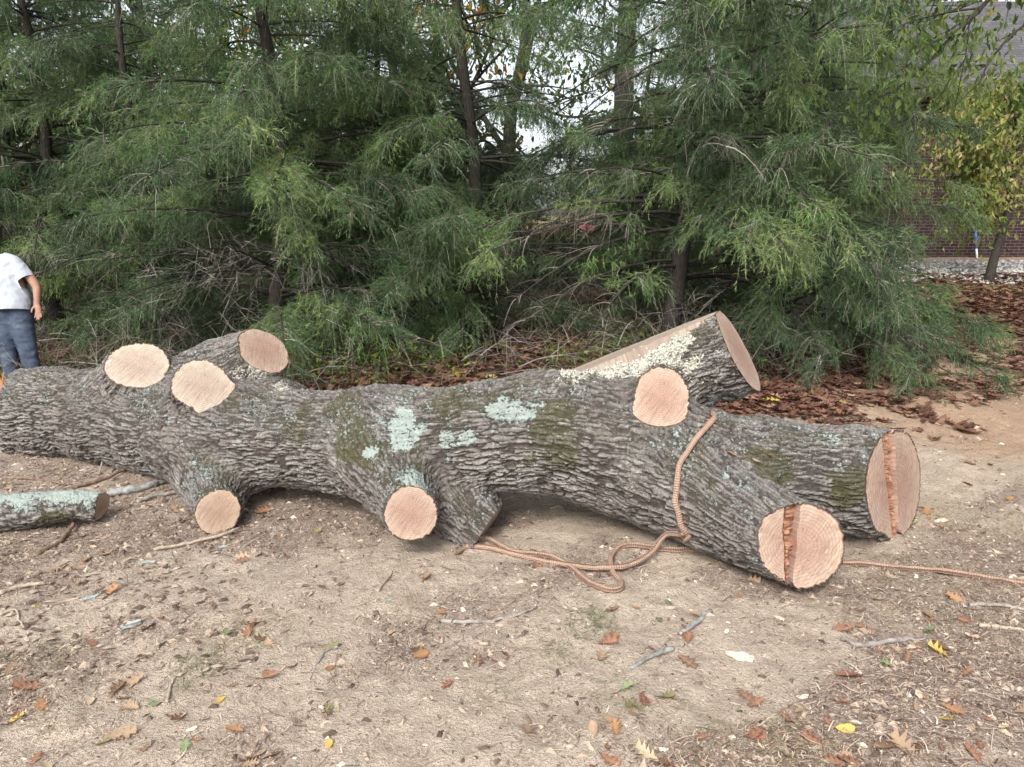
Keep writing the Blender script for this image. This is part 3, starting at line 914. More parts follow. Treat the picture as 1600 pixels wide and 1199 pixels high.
# ------------------------------------------------------------------ trees
M_JBARK = m_simple('cedar_bark', (.022, .019, .017), (.075, .066, .058), 14, .95, .02, 5, .1, stretch=(6, 6, 1))
M_JLEAF = m_tint('cedar_leaf', [(0, (.055, .098, .048)), (.35, (.100, .180, .078)), (.6, (.165, .275, .105)), (.85, (.28, .40, .115)), (1, (.38, .45, .18))], .6, .48, .3, 6)
M_TWIG = m_tint('twig', [(0, (.07, .055, .045)), (.5, (.20, .17, .14)), (1, (.42, .40, .36))], .9, 0, .3, 20)

def perp(d, rs):
    return nrm(np.cross(d, rs.normal(size=d.shape)))

def ribbon_tris(o, d, L, w, rs, droop=0.):
    """thin tapered blades: one triangle each"""
    s = perp(d, rs) * (w[:, None] / 2)
    tip = o + d * L[:, None]; tip[:, 2] -= droop * L
    V = np.stack([o - s, o + s, tip], 1).reshape(-1, 3)
    T = np.arange(len(o) * 3).reshape(-1, 3)
    return V, T

def twig_tris(o, d, L, w, droop, rs, seg=3):
    """curved thin twigs as crossed pairs of quads"""
    t = np.linspace(0, 1, seg + 1)
    pts = o[:, None] + d[:, None] * (L[:, None] * t)[:, :, None]
    pts[:, :, 2] -= (droop * L)[:, None] * t ** 2
    s = perp(d, rs)
    wd = (w[:, None] * (1 - .75 * t))[:, :, None]
    V = np.stack([pts - s[:, None] * wd / 2, pts + s[:, None] * wd / 2], 2)          # n,seg+1,2,3
    n = len(o); base = np.arange(n)[:, None] * (seg + 1) * 2 + np.arange(seg)[None] * 2
    Q = np.stack([base, base + 1, base + 3, base + 2], -1).reshape(-1, 4)
    return V.reshape(-1, 3), Q

def cedar_meshes(seed, H, R, hmin, nl, nsec=13, ntert=10, nleaf=14, thin_above=None, lw=.0078, top_h=4.6, dead=10, holes=()):
    rs = np.random.RandomState(seed)
    wood = MB(); 
    zt = np.linspace(-.1, H, 12)
    tr = np.stack([.10 * np.sin(zt * 1.3 + seed), .10 * np.cos(zt * 1.1 + seed * 2) - .1, zt], 1); tr[0, :2] *= .2
    wood.tube(tr, .095 * (1 - zt / (H * 1.05)) + .015, 9)
    def trunk_at(h): return np.stack([np.interp(h, zt, tr[:, k]) for k in range(3)], -1)
    h = hmin + (H - hmin) * rs.uniform(0, 1, nl) ** 1.1
    az = np.arange(nl) * 2.399963 + rs.uniform(-.4, .4, nl)
    prof = np.clip(1.06 - .80 * np.clip((h - hmin) / (H - hmin), 0, 1) ** 1.3, .12, 1) * (.72 + .28 * sst(0, .8, h - hmin + .4))
    L = R * prof * rs.uniform(.75, 1.12, nl)
    el = rs.uniform(-.05, .55, nl) * (.5 + .5 * np.clip(h / H, 0, 1)); droop = rs.uniform(.15, .45, nl)
    S_o = []; S_d = []; S_L = []; S_t = []; S_dr = []
    for i in range(nl):
        s = np.linspace(0, 1, 7)
        dh = np.array([math.cos(az[i]), math.sin(az[i]), 0])
        sd = np.array([-dh[1], dh[0], 0]); bend = rs.uniform(-.15, .15)
        pts = trunk_at(np.full(7, h[i])) + dh * (L[i] * s)[:, None] + sd * (L[i] * bend * s ** 2)[:, None]
        pts[:, 2] += L[i] * (math.tan(el[i]) * s - droop[i] * s ** 2)
        wood.tube(pts, .019 * (1 - .85 * s) * (L[i] / R) + .003, 5, 0, .5, False)
        if h[i] > top_h and rs.rand() < .45: continue
        k = max(4, int(1.35 * nsec * L[i] / R * rs.uniform(.7, 1.2)))
        t = rs.uniform(.22, 1., k) ** .8
        o = np.stack([np.interp(t, s, pts[:, q]) for q in range(3)], 1)
        side = rs.choice([-1, 1], k)[:, None] * sd * rs.uniform(.2, 1.1, k)[:, None]
        d = nrm(dh * rs.uniform(.5, 1.1, k)[:, None] + side + np.array([0, 0, 1.]) * rs.uniform(-.25, .35, k)[:, None])
        S_o.append(o); S_d.append(d); S_L.append(rs.uniform(.22, .50, k) * (1.1 - .4 * t)); S_t.append(np.full(k, rs.normal(0, .10)) + rs.normal(0, .08, k)); S_dr.append(rs.uniform(.25, .8, k))
    o = np.concatenate(S_o); d = np.concatenate(S_d); Ls = np.concatenate(S_L); ts = np.concatenate(S_t); dr = np.concatenate(S_dr)
    crown = MB()
    V, Q = twig_tris(o, d, Ls, np.full(len(o), .008), dr, rs, 4)
    crown.add(V, Q, None, 1, np.repeat(rs.uniform(.2, .8, len(o)), 10))
    # tertiary sprays
    n2 = len(o) * ntert
    ii = np.repeat(np.arange(len(o)), ntert); t = rs.uniform(.1, 1, n2)
    o2 = o[ii] + d[ii] * (Ls[ii] * t)[:, None]; o2[:, 2] -= dr[ii] * Ls[ii] * t ** 2
    d2 = nrm(d[ii] * .55 + rs.normal(size=(n2, 3)) * .42 + np.array([0, 0, -1.]) * rs.uniform(-.1, .8, n2)[:, None])
    L2 = rs.uniform(.08, .24, n2); dr2 = rs.uniform(.1, .7, n2)
    V, Q = twig_tris(o2, d2, L2, np.full(n2, .0032), dr2, rs, 2)
    crown.add(V, Q, None, 1, np.repeat(rs.uniform(.1, 1., n2), 6)) if not holes else None
    if holes:
        inh = np.zeros(n2, bool)
        for hp, hd, hr in holes:
            vv = o2 - hp; di = np.linalg.norm((vv - (vv @ hd)[:, None] * hd) * np.array([.75, .75, 1.6]), axis=1) + .12 * vn(o2 * 5, 77); inh |= di < hr
        m6 = np.repeat(~inh, 6); mp = np.cumsum(m6) - 1; qk = np.repeat(~inh, 2)
        crown.add(V[m6], mp[Q[qk]], None, 1, np.repeat(rs.uniform(.1, 1., n2), 6)[m6])
    t2 = ts[ii] + rs.normal(0, .05, n2)
    keep = rs.rand(n2) > .12                                          # some sprays are bare
    jj = np.repeat(np.arange(n2)[keep], nleaf); n3 = len(jj); t = rs.uniform(.08, 1.02, n3)
    o3 = o2[jj] + d2[jj] * (L2[jj] * t)[:, None]; o3[:, 2] -= dr2[jj] * L2[jj] * t ** 2
    tg = d2[jj].copy(); tg[:, 2] -= 2 * dr2[jj] * t; tg = nrm(tg)
    d3 = nrm(tg * .9 + rs.normal(size=(n3, 3)) * .5)
    V, T = ribbon_tris(o3, d3, rs.uniform(.024, .068, n3), rs.uniform(.6, 1.2, n3) * lw, rs)
    low = vn(o3 * .9, seed + 50) * .30 + vn(o3 * 2.7, seed + 51) * .16
    for hp, hd, hr in holes:
        cc = o3 + d3 * .03; vv = cc - hp; tt_ = vv @ hd
        di = np.linalg.norm((vv - tt_[:, None] * hd) * np.array([.75, .75, 1.6]), axis=1) + .12 * vn(cc * 5, 77)
        V = V.reshape(-1, 3, 3); V[di < hr] = V[di < hr][:, :1] * np.ones((1, 3, 1)) + np.array([[[0, 0, 0], [0, 0, -.003], [.003, 0, 0]]]); V = V.reshape(-1, 3)
    tl = np.clip(.36 + t2[jj] * 1. + low + rs.normal(0, .10, n3) + .10 * t, 0, 1)
    crown.add(V, None, T, 0, np.repeat(tl, 3))
    def inhole(q):
        r_ = np.zeros(len(q), bool)
        for hp, hd, hr in holes:
            vv = q - hp; r_ |= np.linalg.norm(vv - (vv @ hd)[:, None] * hd, axis=1) < hr * 1.15
        return r_
    # dead lower limbs with bare twigs
    for i in range(dead):
        a = rs.uniform(0, 6.283); hh = rs.uniform(.25, hmin + .9); Ld = R * rs.uniform(.3, .85)
        s = np.linspace(0, 1, 6); dh = np.array([math.cos(a), math.sin(a), 0])
        pts = trunk_at(np.full(6, hh)) + dh * (Ld * s)[:, None]
        pts[:, 2] += Ld * (rs.uniform(-.1, .35) * s - rs.uniform(.1, .45) * s ** 2); pts[:, :2] += rs.normal(0, .02, (6, 2))
        pts[:, 2] = np.maximum(pts[:, 2], .08)
        if holes and inhole(pts[2:]).any(): continue
        wood.tube(pts, .014 * (1 - .8 * s) + .002, 4, 0, .5, False)
        k = 16; t = rs.uniform(.2, 1, k); oo = np.stack([np.interp(t, s, pts[:, q]) for q in range(3)], 1)
        dd = nrm(dh * rs.uniform(.3, 1, (k, 1)) + rs.normal(size=(k, 3)) * .5); LL = rs.uniform(.2, .6, k)
        V, Q = twig_tris(oo, dd, LL, np.full(k, .006), rs.uniform(0, .5, k), rs, 4)
        crown.add(V, Q, None, 1, np.repeat(rs.uniform(.1, .9, k), 10))
        k2 = k * 7; i2 = np.repeat(np.arange(k), 7); t = rs.uniform(.2, 1, k2)
        V, Q = twig_tris(oo[i2] + dd[i2] * (LL[i2] * t)[:, None], nrm(dd[i2] + rs.normal(size=(k2, 3)) * .55), rs.uniform(.08, .28, k2), np.full(k2, .0035), rs.uniform(0, .4, k2), rs, 2)
        crown.add(V, Q, None, 1, np.repeat(rs.uniform(.2, 1., k2), 6))
    return wood.mesh('trunk', [M_JBARK]), crown.mesh('crown', [M_JLEAF, M_TWIG], False)

CED = []
def cedar(px, z, meshes, rot, label, scale=1.):
    q = P(px, 600, z); x, y = q[0], q[1]
    r = bpy.data.objects.new('cedar_tree', None); COL.objects.link(r)
    r.location = (x, y, base_h(x, y)); r.rotation_euler = (0, 0, rot); r.scale = (scale,) * 3
    tag(r, label, 'tree', 'cedar trees in the row behind the log')
    obj('trunk', meshes[0], r); obj('crown', meshes[1], r)
    return r
def hole(px, z, rot, scale, tx, ty, tz, r):
    """line of sight through a tree's crown, in that tree's own axes"""
    q = P(px, 600, z); b = np.array([q[0], q[1], base_h(q[0], q[1])])
    c, s_ = math.cos(-rot), math.sin(-rot); Rm = np.array([[c, -s_, 0], [s_, c, 0], [0, 0, 1]])
    a = Rm @ ((np.array([0, 0, CAMH]) - b) / scale); e = Rm @ ((P(tx, ty, tz) - b) / scale)
    return (a, nrm(e - a), r / scale)
cA = cedar_meshes(11, 6.4, 2.35, .45, 122, nsec=19, ntert=15, holes=[hole(450, 8.8, .3, 1., 20, 450, 7.2, .62)])
cB = cedar_meshes(23, 6.2, 2.35, .35, 118, nsec=19, ntert=15)
cC = cedar_meshes(37, 6.2, 2.1, .5, 92, nsec=17, ntert=15, holes=[hole(735, 9.6, 0., 1., 885, 372, 14.5, .46), hole(735, 9.6, 0., 1., 680, 482, 11.8, .18), hole(735, 9.6, 0., 1., 930, 150, 14, .5)])
cD = cedar_meshes(51, 6.4, 2.3, .85, 104, nsec=18, ntert=15, holes=[hole(990, 10.8, .9, .62, 885, 375, 14.5, .36), hole(1035, 8.1, 1.9, 1., 885, 372, 14.5, .46), hole(1035, 8.1, 1.9, 1., 930, 150, 14, .42), hole(1035, 8.1, 1.9, 1., 990, 200, 14, .3), hole(115, 10.7, 3.9, 1., 15, 450, 7.2, .6), hole(-190, 9.9, 5.2, 1., 15, 450, 7.2, .6)])
cedar(450, 8.8, cA, 0.3, 'large dark cedar whose drooping sprays hang behind the left half of the log')
cedar(1035, 8.1, cD, 1.9, 'cedar with a bare dark lower trunk behind the top right stub')
cedar(1225, 8.3, cB, 4.1, 'dense cedar at the right end of the row, its skirt reaching the leaf litter', .84)
cedar(735, 9.6, cC, 0.0, 'thin cedar hanging over the middle of the log')
cedar(115, 10.7, cD, 3.9, 'cedar with a bare dark trunk just right of the person')
cedar(-190, 9.9, cD, 5.2, 'cedar at the left edge behind the person')
cedar(600, 9.7, cA, 3.3, 'bushy cedar filling the row between the large dark one and the middle one', .74)
cedar(265, 9.9, cC, 5.0, 'cedar standing left of the large dark one', .85)
cedar(990, 10.8, cD, 0.9, 'cedar standing just behind the middle gap', .62)
cedar(255, 12.0, cC, 2.6, 'cedar set back between the leftmost trees', 1.05)
cedar(560, 11.3, cB, 1.2, 'cedar set back behind the middle of the row', .9)
cedar(1165, 11.2, cC, 4.4, 'cedar set back in front of the brick house', 1.)

# broadleaf trees ---------------------------------------------------
M_DBARK = m_simple('dark_bark', (.018, .017, .014), (.065, .06, .05), 12, .95, .02, 5, .1, stretch=(5, 5, 1))
def leafy(mb, pts, n, spread, rs, size, tint, tsd, m=0, hang=.6):
    """pointed oval leaves hanging round the given points"""
    i = rs.randint(0, len(pts), n)
    o = pts[i] + rs.normal(size=(n, 3)) * spread
    d = nrm(rs.normal(size=(n, 3)) * .7 + np.array([0, 0, -hang]))
    s = perp(d, rs); nn = np.cross(d, s)
    L = size * rs.uniform(.6, 1.25, n); w = L * rs.uniform(.40, .58, n)
    f = rs.uniform(.1, .5, n)
    V = np.stack([o, o + d * (L * .4)[:, None] + s * (w / 2)[:, None] + nn * (w * f)[:, None], o + d * (L * .75)[:, None] + s * (w * .32)[:, None] + nn * (w * f * .6)[:, None],
                  o + d * L[:, None], o + d * (L * .75)[:, None] - s * (w * .32)[:, None] + nn * (w * f * .6)[:, None],
                  o + d * (L * .4)[:, None] - s * (w / 2)[:, None] + nn * (w * f)[:, None], o + d * (L * .5)[:, None]], 1).reshape(-1, 3)
    b = np.arange(n)[:, None] * 7
    T = np.concatenate([b + np.array([[6, k, (k + 1) % 6]]) for k in range(6)], 0)
    tt = np.clip(tint + rs.normal(0, tsd, n) + .25 * vn(o * 1.3, 9), 0, 1)
    mb.add(V, None, T, m, np.repeat(tt, 7))

def grow(mb, p, d, L, r, depth, rs, tips, spread=.5, n=3, up=.15):
    s = np.linspace(0, 1, 6)
    b = rs.normal(size=3) * .18
    pts = p + (d * L)[None] * s[:, None] + (b * L)[None] * (s ** 2)[:, None]
    mb.tube(pts, r * (1 - .45 * s), 7 if r > .03 else 4, 0, .5, False)
    if depth == 0: tips.append(pts[3:]); return
    if depth <= 2: tips.append(pts[4:])
    for k in range(n):
        t = rs.uniform(.45, 1.) if k else 1.
        q = np.array([np.interp(t, s, pts[:, i]) for i in range(3)])
        nd_ = nrm(d + rs.normal(size=3) * spread + np.array([0, 0, up]))
        grow(mb, q, nd_, L * rs.uniform(.55, .85), r * rs.uniform(.45, .65), depth - 1, rs, tips, spread, n, up)

def broadleaf(px, z, H, r, seed, leaf, label, nleaf, size, tint, tsd, spread=.55, depth=4, tip_sp=.18, lean=(0, 0), base=None, name='broadleaf_tree', split=.38, up=.15, group=None):
    rs = np.random.RandomState(seed)
    q = P(px, 600, z) if base is None else base
    x, y = q[0], q[1]
    root = bpy.data.objects.new(name, None); COL.objects.link(root); root.location = (x, y, base_h(x, y))
    tag(root, label, 'tree', group)
    mb = MB(); tips = []
    s = np.linspace(0, 1, 8); hs_ = H * split
    tr = np.stack([lean[0] * s + .03 * H * .2 * np.sin(s * 5 + seed), lean[1] * s, -.1 + (hs_ + .1) * s], 1)
    mb.tube(tr, r * (1.25 - .5 * s ** .5), 10, 0, .5, False)
    for k in range(4):
        t = 1. if k == 0 else rs.uniform(.6, 1)
        p0 = np.array([np.interp(t, s, tr[:, i]) for i in range(3)])
        grow(mb, p0, nrm(np.array([lean[0] * .5, lean[1] * .5, hs_]) + rs.normal(size=3) * hs_ * (.15 if k == 0 else .55)), H * (.36 if k == 0 else .27), r * (.62 if k == 0 else .42), depth - 1, rs, tips, spread, 3, up)
    obj('trunk', mb.mesh('trunk', [M_DBARK]), root)
    cm = MB(); leafy(cm, np.concatenate(tips), nleaf, tip_sp, rs, size, tint, tsd)
    obj('crown', cm.mesh('crown', [leaf], False), root)
    return root
M_LG = m_tint('autumn_leaf', [(0, (.04, .085, .03)), (.35, (.085, .15, .045)), (.6, (.26, .27, .05)), (.8, (.40, .20, .04)), (1, (.22, .08, .03))], .6, .35, .3, 12)
M_LY = m_tint('yellowing_leaf', [(0, (.06, .11, .035)), (.5, (.17, .22, .055)), (.8, (.36, .36, .10)), (1, (.48, .36, .20))], .55, .4, .3, 20)
grp = 'broadleaf trees beyond the cedar row'
broadleaf(800, 15, 9, .16, 1, M_LG, 'tall tree with orange and yellow leaves seen through the middle gap', 4200, .13, .55, .22, tip_sp=.35, group=grp)
broadleaf(966, 12.5, 10, .17, 2, M_LG, 'tall tree with a thick dark trunk and green leaves rising past the top edge', 3400, .11, .22, .18, tip_sp=.35, split=.62, group=grp)
broadleaf(270, 17, 9, .13, 3, M_LG, 'slender tree with sparse brown leaves showing in the upper left gap', 3000, .12, .60, .3, tip_sp=.45, group=grp)
broadleaf(60, 16, 9, .15, 4, M_LG, 'olive green tree at the upper left corner', 6000, .12, .35, .12, tip_sp=.4, group=grp)
broadleaf(1330, 13.5, 7.5, .12, 5, M_LG, 'tree with brown and green leaves in front of the roof', 3600, .12, .42, .3, tip_sp=.35, group=grp)
broadleaf(640, 18, 10, .18, 6, M_LG, 'green tree far behind the middle of the row', 3800, .13, .3, .25, tip_sp=.4, group=grp)
for k, (px, z, t, lb) in enumerate(((-150, 20, .3, 'far green tree beyond the left end of the row'), (430, 21, .35, 'far green tree behind the large dark cedar'), (1080, 19, .3, 'far green tree beside the brick house'))):
    broadleaf(px, z, 10, .2, 30 + k, M_LG, lb, 6000, .16, t, .2, tip_sp=.5, split=.2, group=grp)

# the small leaning tree at the right, and the branch that hangs over the top right corner
def sapling():
    rs = np.random.RandomState(8)
    b = G(1544, 440); root = bpy.data.objects.new('leaning_sapling', None); COL.objects.link(root)
    root.location = Vector(b); z0 = proj(b)[2]
    tag(root, 'thin leaning dark-stemmed tree with yellowing leaves before the brick wall', 'tree')
    mb = MB(); tips = []
    pts = catmull(np.array([P(*a, z0) - b for a in ((1543, 448), (1553, 405), (1566, 360), (1578, 320), (1580, 285), (1592, 240), (1600, 190))]), 14)
    mb.tube(pts, np.linspace(.085, .03, 14), 8)
    for (i, px, py, dz) in ((6, 1500, 330, -.6), (7, 1530, 270, -.4), (8, 1480, 260, -.2), (9, 1520, 205, -.8), (9, 1640, 240, 0), (11, 1560, 150, .2), (12, 1500, 140, -.2), (12, 1640, 130, .5), (10, 1470, 190, -.9), (7, 1650, 300, .4), (5, 1515, 345, .3), (11, 1460, 240, -1.2)):
        e = P(px, py, z0 + dz) - b; a = pts[i]; v = e - a
        s = np.linspace(0, 1, 8); l = a + v * s[:, None]; l[:, 2] += .25 * np.sin(s * math.pi) * rs.uniform(.3, 1.2)
        mb.tube(l, .022 * (1 - .8 * s), 5, 0, .5, False); tips.append(l[2:])
        for q in range(4):
            o = l[rs.randint(2, 8)]; d = nrm(v + rs.normal(size=3) * 1.0); ll = o + d * (rs.uniform(.3, .8) * np.linspace(0, 1, 4))[:, None]
            mb.tube(ll, [.008, .006, .004, .002], 3, 0, .5, False); tips.append(ll[1:])
    obj('trunk', mb.mesh('trunk', [M_DBARK]), root)
    cm = MB(); leafy(cm, np.concatenate(tips), 5200, .22, rs, .115, .55, .22, hang=1.0)
    obj('crown', cm.mesh('crown', [M_LY], False), root)
sapling()
def overhang():
    rs = np.random.RandomState(18)
    z0 = 6.2
    base = P(1850, 600, 7.5); base[2] = base_h(base[0], base[1]); b = base
    root = bpy.data.objects.new('overhanging_tree', None); COL.objects.link(root); root.location = Vector(b)
    tag(root, 'broadleaf tree whose dark bare branch droops into the top right corner', 'tree')
    mb = MB(); tips = []
    tr = catmull(np.array([[0, 0, -.1], [.05, 0, 1.5], [-.1, -.1, 3.0], [-.3, -.2, 4.6]]), 10)
    mb.tube(tr, np.linspace(.14, .07, 10), 9)
    for path, r in (([(tr[8] + b), P(1640, -60, 6.6), P(1560, -20, 6.3), P(1535, 12, 6.2), P(1490, 55, 6.15), P(1462, 85, 6.15), P(1440, 110, 6.1)], .028),
                    ([P(1490, 55, 6.15), P(1450, 70, 6.0), P(1415, 100, 5.9), P(1400, 140, 5.9)], .010),
                    ([P(1462, 85, 6.15), P(1420, 125, 6.2), P(1380, 150, 6.2), P(1350, 165, 6.2)], .010),
                    ([P(1535, 12, 6.2), P(1480, 20, 6.1), P(1420, 35, 6.0), P(1370, 60, 6.0)], .010),
                    ([P(1560, -20, 6.3), P(1500, -20, 6.2), P(1450, -10, 6.0), P(1390, 10, 6.0)], .010),
                    ([P(1515, 30, 6.2), P(1510, 80, 6.0), P(1500, 125, 5.9)], .007),
                    ([tr[8] + b, P(1680, 0, 6.5), P(1600, 40, 6.0), P(1550, 90, 5.8), P(1530, 130, 5.7)], .016),
                    ([tr[9] + b, P(1700, -80, 6.5), P(1620, -50, 6.1), P(1560, -40, 6.1)], .016)):
        l = catmull(np.array(path) - b, 12); k = len(l)
        mb.tube(l, r * np.linspace(1, .35, k), 5, 0, .5, False); tips.append(l[4:])
        for q in range(7):
            o = l[rs.randint(4, k)]; d = nrm(np.array([-.5, 0, -.7]) + rs.normal(size=3) * .7); ll = o + d * (rs.uniform(.15, .45) * np.linspace(0, 1, 4))[:, None]
            mb.tube(ll, [.005, .004, .003, .0015], 3, 0, .5, False); tips.append(ll[1:])
    obj('trunk', mb.mesh('trunk', [M_DBARK]), root)
    cm = MB(); leafy(cm, np.concatenate(tips), 800, .09, rs, .072, .22, .15, hang=1.5)
    obj('crown', cm.mesh('crown', [M_LY], False), root)
overhang()

# ------------------------------------------------------------------ brick house, far right
def house():
    z = 17.4
    y0 = P(1500, 403, z)[1]; x0 = P(1150, 400, z)[0]; x1 = P(1900, 400, z)[0]; gb = .58; eave = 3.55
    root = bpy.data.objects.new('brick_house', None); COL.objects.link(root); cx = (x0 + x1) / 2
    root.location = (cx, y0, gb)
    tag(root, 'dark red brick house with a grey shingled roof behind the trees', 'house')
    hx = (x1 - x0) / 2
    mb = MB(); mb.box((0, 3.5, eave / 2 - .3), (hx, 3.5, eave / 2 + .3)); obj('wall', mb.mesh('wall', [m_brick()], False), root)
    # roof: gently curved sheet with thickness, shingles laid in its own axes
    ov = .45; L = 5.2; pit = math.radians(33)
    rb = bmesh.new(); bmesh.ops.create_cube(rb, size=1); bmesh.ops.scale(rb, vec=(2 * hx + .9, L, .06), verts=rb.verts)
    me = bpy.data.meshes.new('roof'); rb.to_mesh(me); rb.free(); me.materials.append(m_shingle())
    o = obj('roof', me, root); o.rotation_euler = (pit, 0, 0)
    o.location = (0, -ov + math.cos(pit) * L / 2, eave + .12 + math.sin(pit) * L / 2)
    m_fas = m_simple('fascia', (.035, .03, .028), (.07, .06, .055), 8)
    mb = MB(); mb.box((0, -ov - .02, eave + .05), (hx + .45, .02, .10)); mb.box((0, -ov / 2 + .01, eave - .01), (hx + .4, ov / 2 - .02, .015)); obj('fascia', mb.mesh('fascia', [m_fas], False), root)
    mb = MB(); mb.box((hx - 4.2, -.05, eave / 2 - .05), (.04, .04, eave / 2 - .05)); obj('downspout', mb.mesh('downspout', [m_fas], False), root)
    return y0, gb
hy, hb = house()
# blue stick leaning on the wall
a = P(1523, 350, 17.1); b_ = P(1527, 402, 17.0); b_[2] = gz(b_[0], b_[1])[0]
root = bpy.data.objects.new('blue_stick', None); COL.objects.link(root); root.location = Vector(b_)
tag(root, 'blue stick with a white lower end leaning against the brick wall', 'stick')
mb = MB(); mb.tube(np.array([b_ + (a - b_) * t for t in (.28, .6, 1)]) - b_, .032, 8); obj('handle', mb.mesh('handle', [m_simple('blue_paint', (.02, .09, .45), (.03, .13, .6), 5, .4, 0)]), root)
mb = MB(); mb.tube(np.array([b_ + (a - b_) * t for t in (0, .28)]) - b_, .022, 8); obj('tip', mb.mesh('tip', [m_simple('white_paint', (.6, .6, .6), (.75, .75, .75), 5, .5, 0)]), root)

# pebble bed before the house
def pebbles():
    rs = np.random.RandomState(4); n = 5200
    x = rs.uniform(5.5, 13.5, n); y = rs.uniform(12.8, 16.0, n); s = rs.uniform(.02, .055, n)
    ico = bmesh.new(); bmesh.ops.create_icosphere(ico, subdivisions=1, radius=1); ico.verts.ensure_lookup_table()
    IV = np.array([v.co[:] for v in ico.verts]); IT = np.array([[v.index for v in f.verts] for f in ico.faces]); ico.free()
    sc3 = s[:, None] * rs.uniform(.6, 1.2, (n, 3)) * np.array([1, 1, .6])
    V = IV[None] * sc3[:, None] + np.stack([x, y, gz(x, y) + s * .3], 1)[:, None]
    T = (IT[None] + (np.arange(n) * len(IV))[:, None, None]).reshape(-1, 3)
    mb = MB(); mb.add(V.reshape(-1, 3), None, T, 0, np.repeat(rs.uniform(0, 1, n), len(IV)))
    obj('gravel', mb.mesh('gravel', [m_tint('pebble', [(0, (.16, .155, .145)), (.5, (.36, .345, .32)), (1, (.58, .56, .53))], .8, 0, .2)], False), None,
        'strip of pale landscaping gravel along the brick wall', 'gravel', kind='stuff')
pebbles()

# ------------------------------------------------------------------ chain-link fence and deck railing glimpsed through the cedars
def fence():
    z = 11.8; p0 = P(300, 500, z); p1 = P(1000, 500, z); y = p0[1]; x0, x1 = p0[0], p1[0]
    root = bpy.data.objects.new('chain_link_fence', None); COL.objects.link(root); root.location = ((x0 + x1) / 2, y, 0)
    tag(root, 'grey chain-link fence glimpsed between the cedar trunks', 'fence')
    mm = m_simple('galvanised_wire', (.07, .072, .075), (.13, .133, .136), 9, .6, 0)
    ox = (x0 + x1) / 2; h0, h1 = -.05, 1.15
    n = 4
    for i in range(n):
        x = x0 + (x1 - x0) * i / (n - 1) - ox
        mb = MB(); mb.tube([(x, 0, h0 - .1), (x, 0, h1 + .03)], .028, 8); obj('post', mb.mesh('post', [mm]), root)
    mb = MB(); mb.tube([(x0 - ox, 0, h1), (x1 - ox, 0, h1)], .02, 6); obj('rail', mb.mesh('rail', [mm]), root)
    mb = MB(); st = .075; hh = h1 - h0
    for sg in (-1, 1):
        for xx in np.arange(x0 - ox, x1 - ox - hh, st):
            a, b = (xx, xx + hh) if sg > 0 else (xx + hh, xx)
            mb.tube([(a, .003 * sg - .03, h0), (b, .003 * sg - .03, h1)], .0035, 3, 0, .5, False)
    obj('wire_mesh', mb.mesh('wire_mesh', [mm], False), root)
fence()
def railing():
    z = 14.5; a = P(800, 398, z); b = P(985, 398, z); top = P(880, 352, z)[2] - .02; bot = a[2]
    root = bpy.data.objects.new('deck', None); COL.objects.link(root); c = (a + b) / 2; gbase = float(base_h(c[0], c[1]))
    root.location = (c[0], c[1], gbase)
    tag(root, 'small dark red wooden deck with a slatted railing seen through the cedars', 'deck')
    mm = m_simple('red_stained_wood', (.10, .028, .02), (.17, .05, .038), 14, .7, .003)
    hw = (b[0] - a[0]) / 2; zb = bot - gbase; zt = top - gbase
    mb = MB(); mb.box((0, .9, zb - .08), (hw + .05, .9, .08)); obj('platform', mb.mesh('platform', [mm], False), root)
    for x in (-hw, 0, hw):
        mb = MB(); mb.box((x, 0.0, (zt - .2) / 2), (.05, .05, (zt + .2) / 2)); obj('post', mb.mesh('post', [mm], False), root)
    mb = MB(); mb.box((0, 0.003, zt + .035), (hw + .04, .07, .025)); obj('rail', mb.mesh('rail', [mm], False), root)
    mb = MB(); mb.box((0, .003, zb + .07), (hw - .052, .02, .035)); obj('rail', mb.mesh('rail', [mm], False), root)
    n = 17
    for i in range(n):
        x = -hw + 2 * hw * (i + .7) / (n + .4)
        if abs(x) < .06: continue
        mb = MB(); mb.box((x, 0, (zb + zt + .12) / 2), (.016, .016, (zt - zb - .1) / 2)); obj('baluster', mb.mesh('baluster', [mm], False), root)
    # pink towel hung over the rail
    x = P(915, 360, z)[0]; y = c[1]
    g = []; nx_, ny_ = 8, 12
    for j in range(ny_):
        s = (j / (ny_ - 1) - .5) * 2
        for i in range(nx_):
            u = i / (nx_ - 1) - .5
            g.append((x + u * .30 + .01 * math.sin(9 * s), y + .095 * (1 if s > 0 else -1) * min(1, abs(s) * 3) + .012 * math.sin(u * 18), top + .075 - .42 * max(0, abs(s) - .2)))
    Q = [(j * nx_ + i, j * nx_ + i + 1, (j + 1) * nx_ + i + 1, (j + 1) * nx_ + i) for j in range(ny_ - 1) for i in range(nx_ - 1)]
    mb = MB(); mb.add(np.array(g), Q); o = obj('towel', mb.mesh('towel', [m_simple('pink_cloth', (.45, .06, .14), (.62, .16, .25), 6, .9, 0)]), None, 'bright pink cloth hung over the deck railing', 'cloth')
    sd = o.modifiers.new('s', 'SOLIDIFY'); sd.thickness = .012
railing()

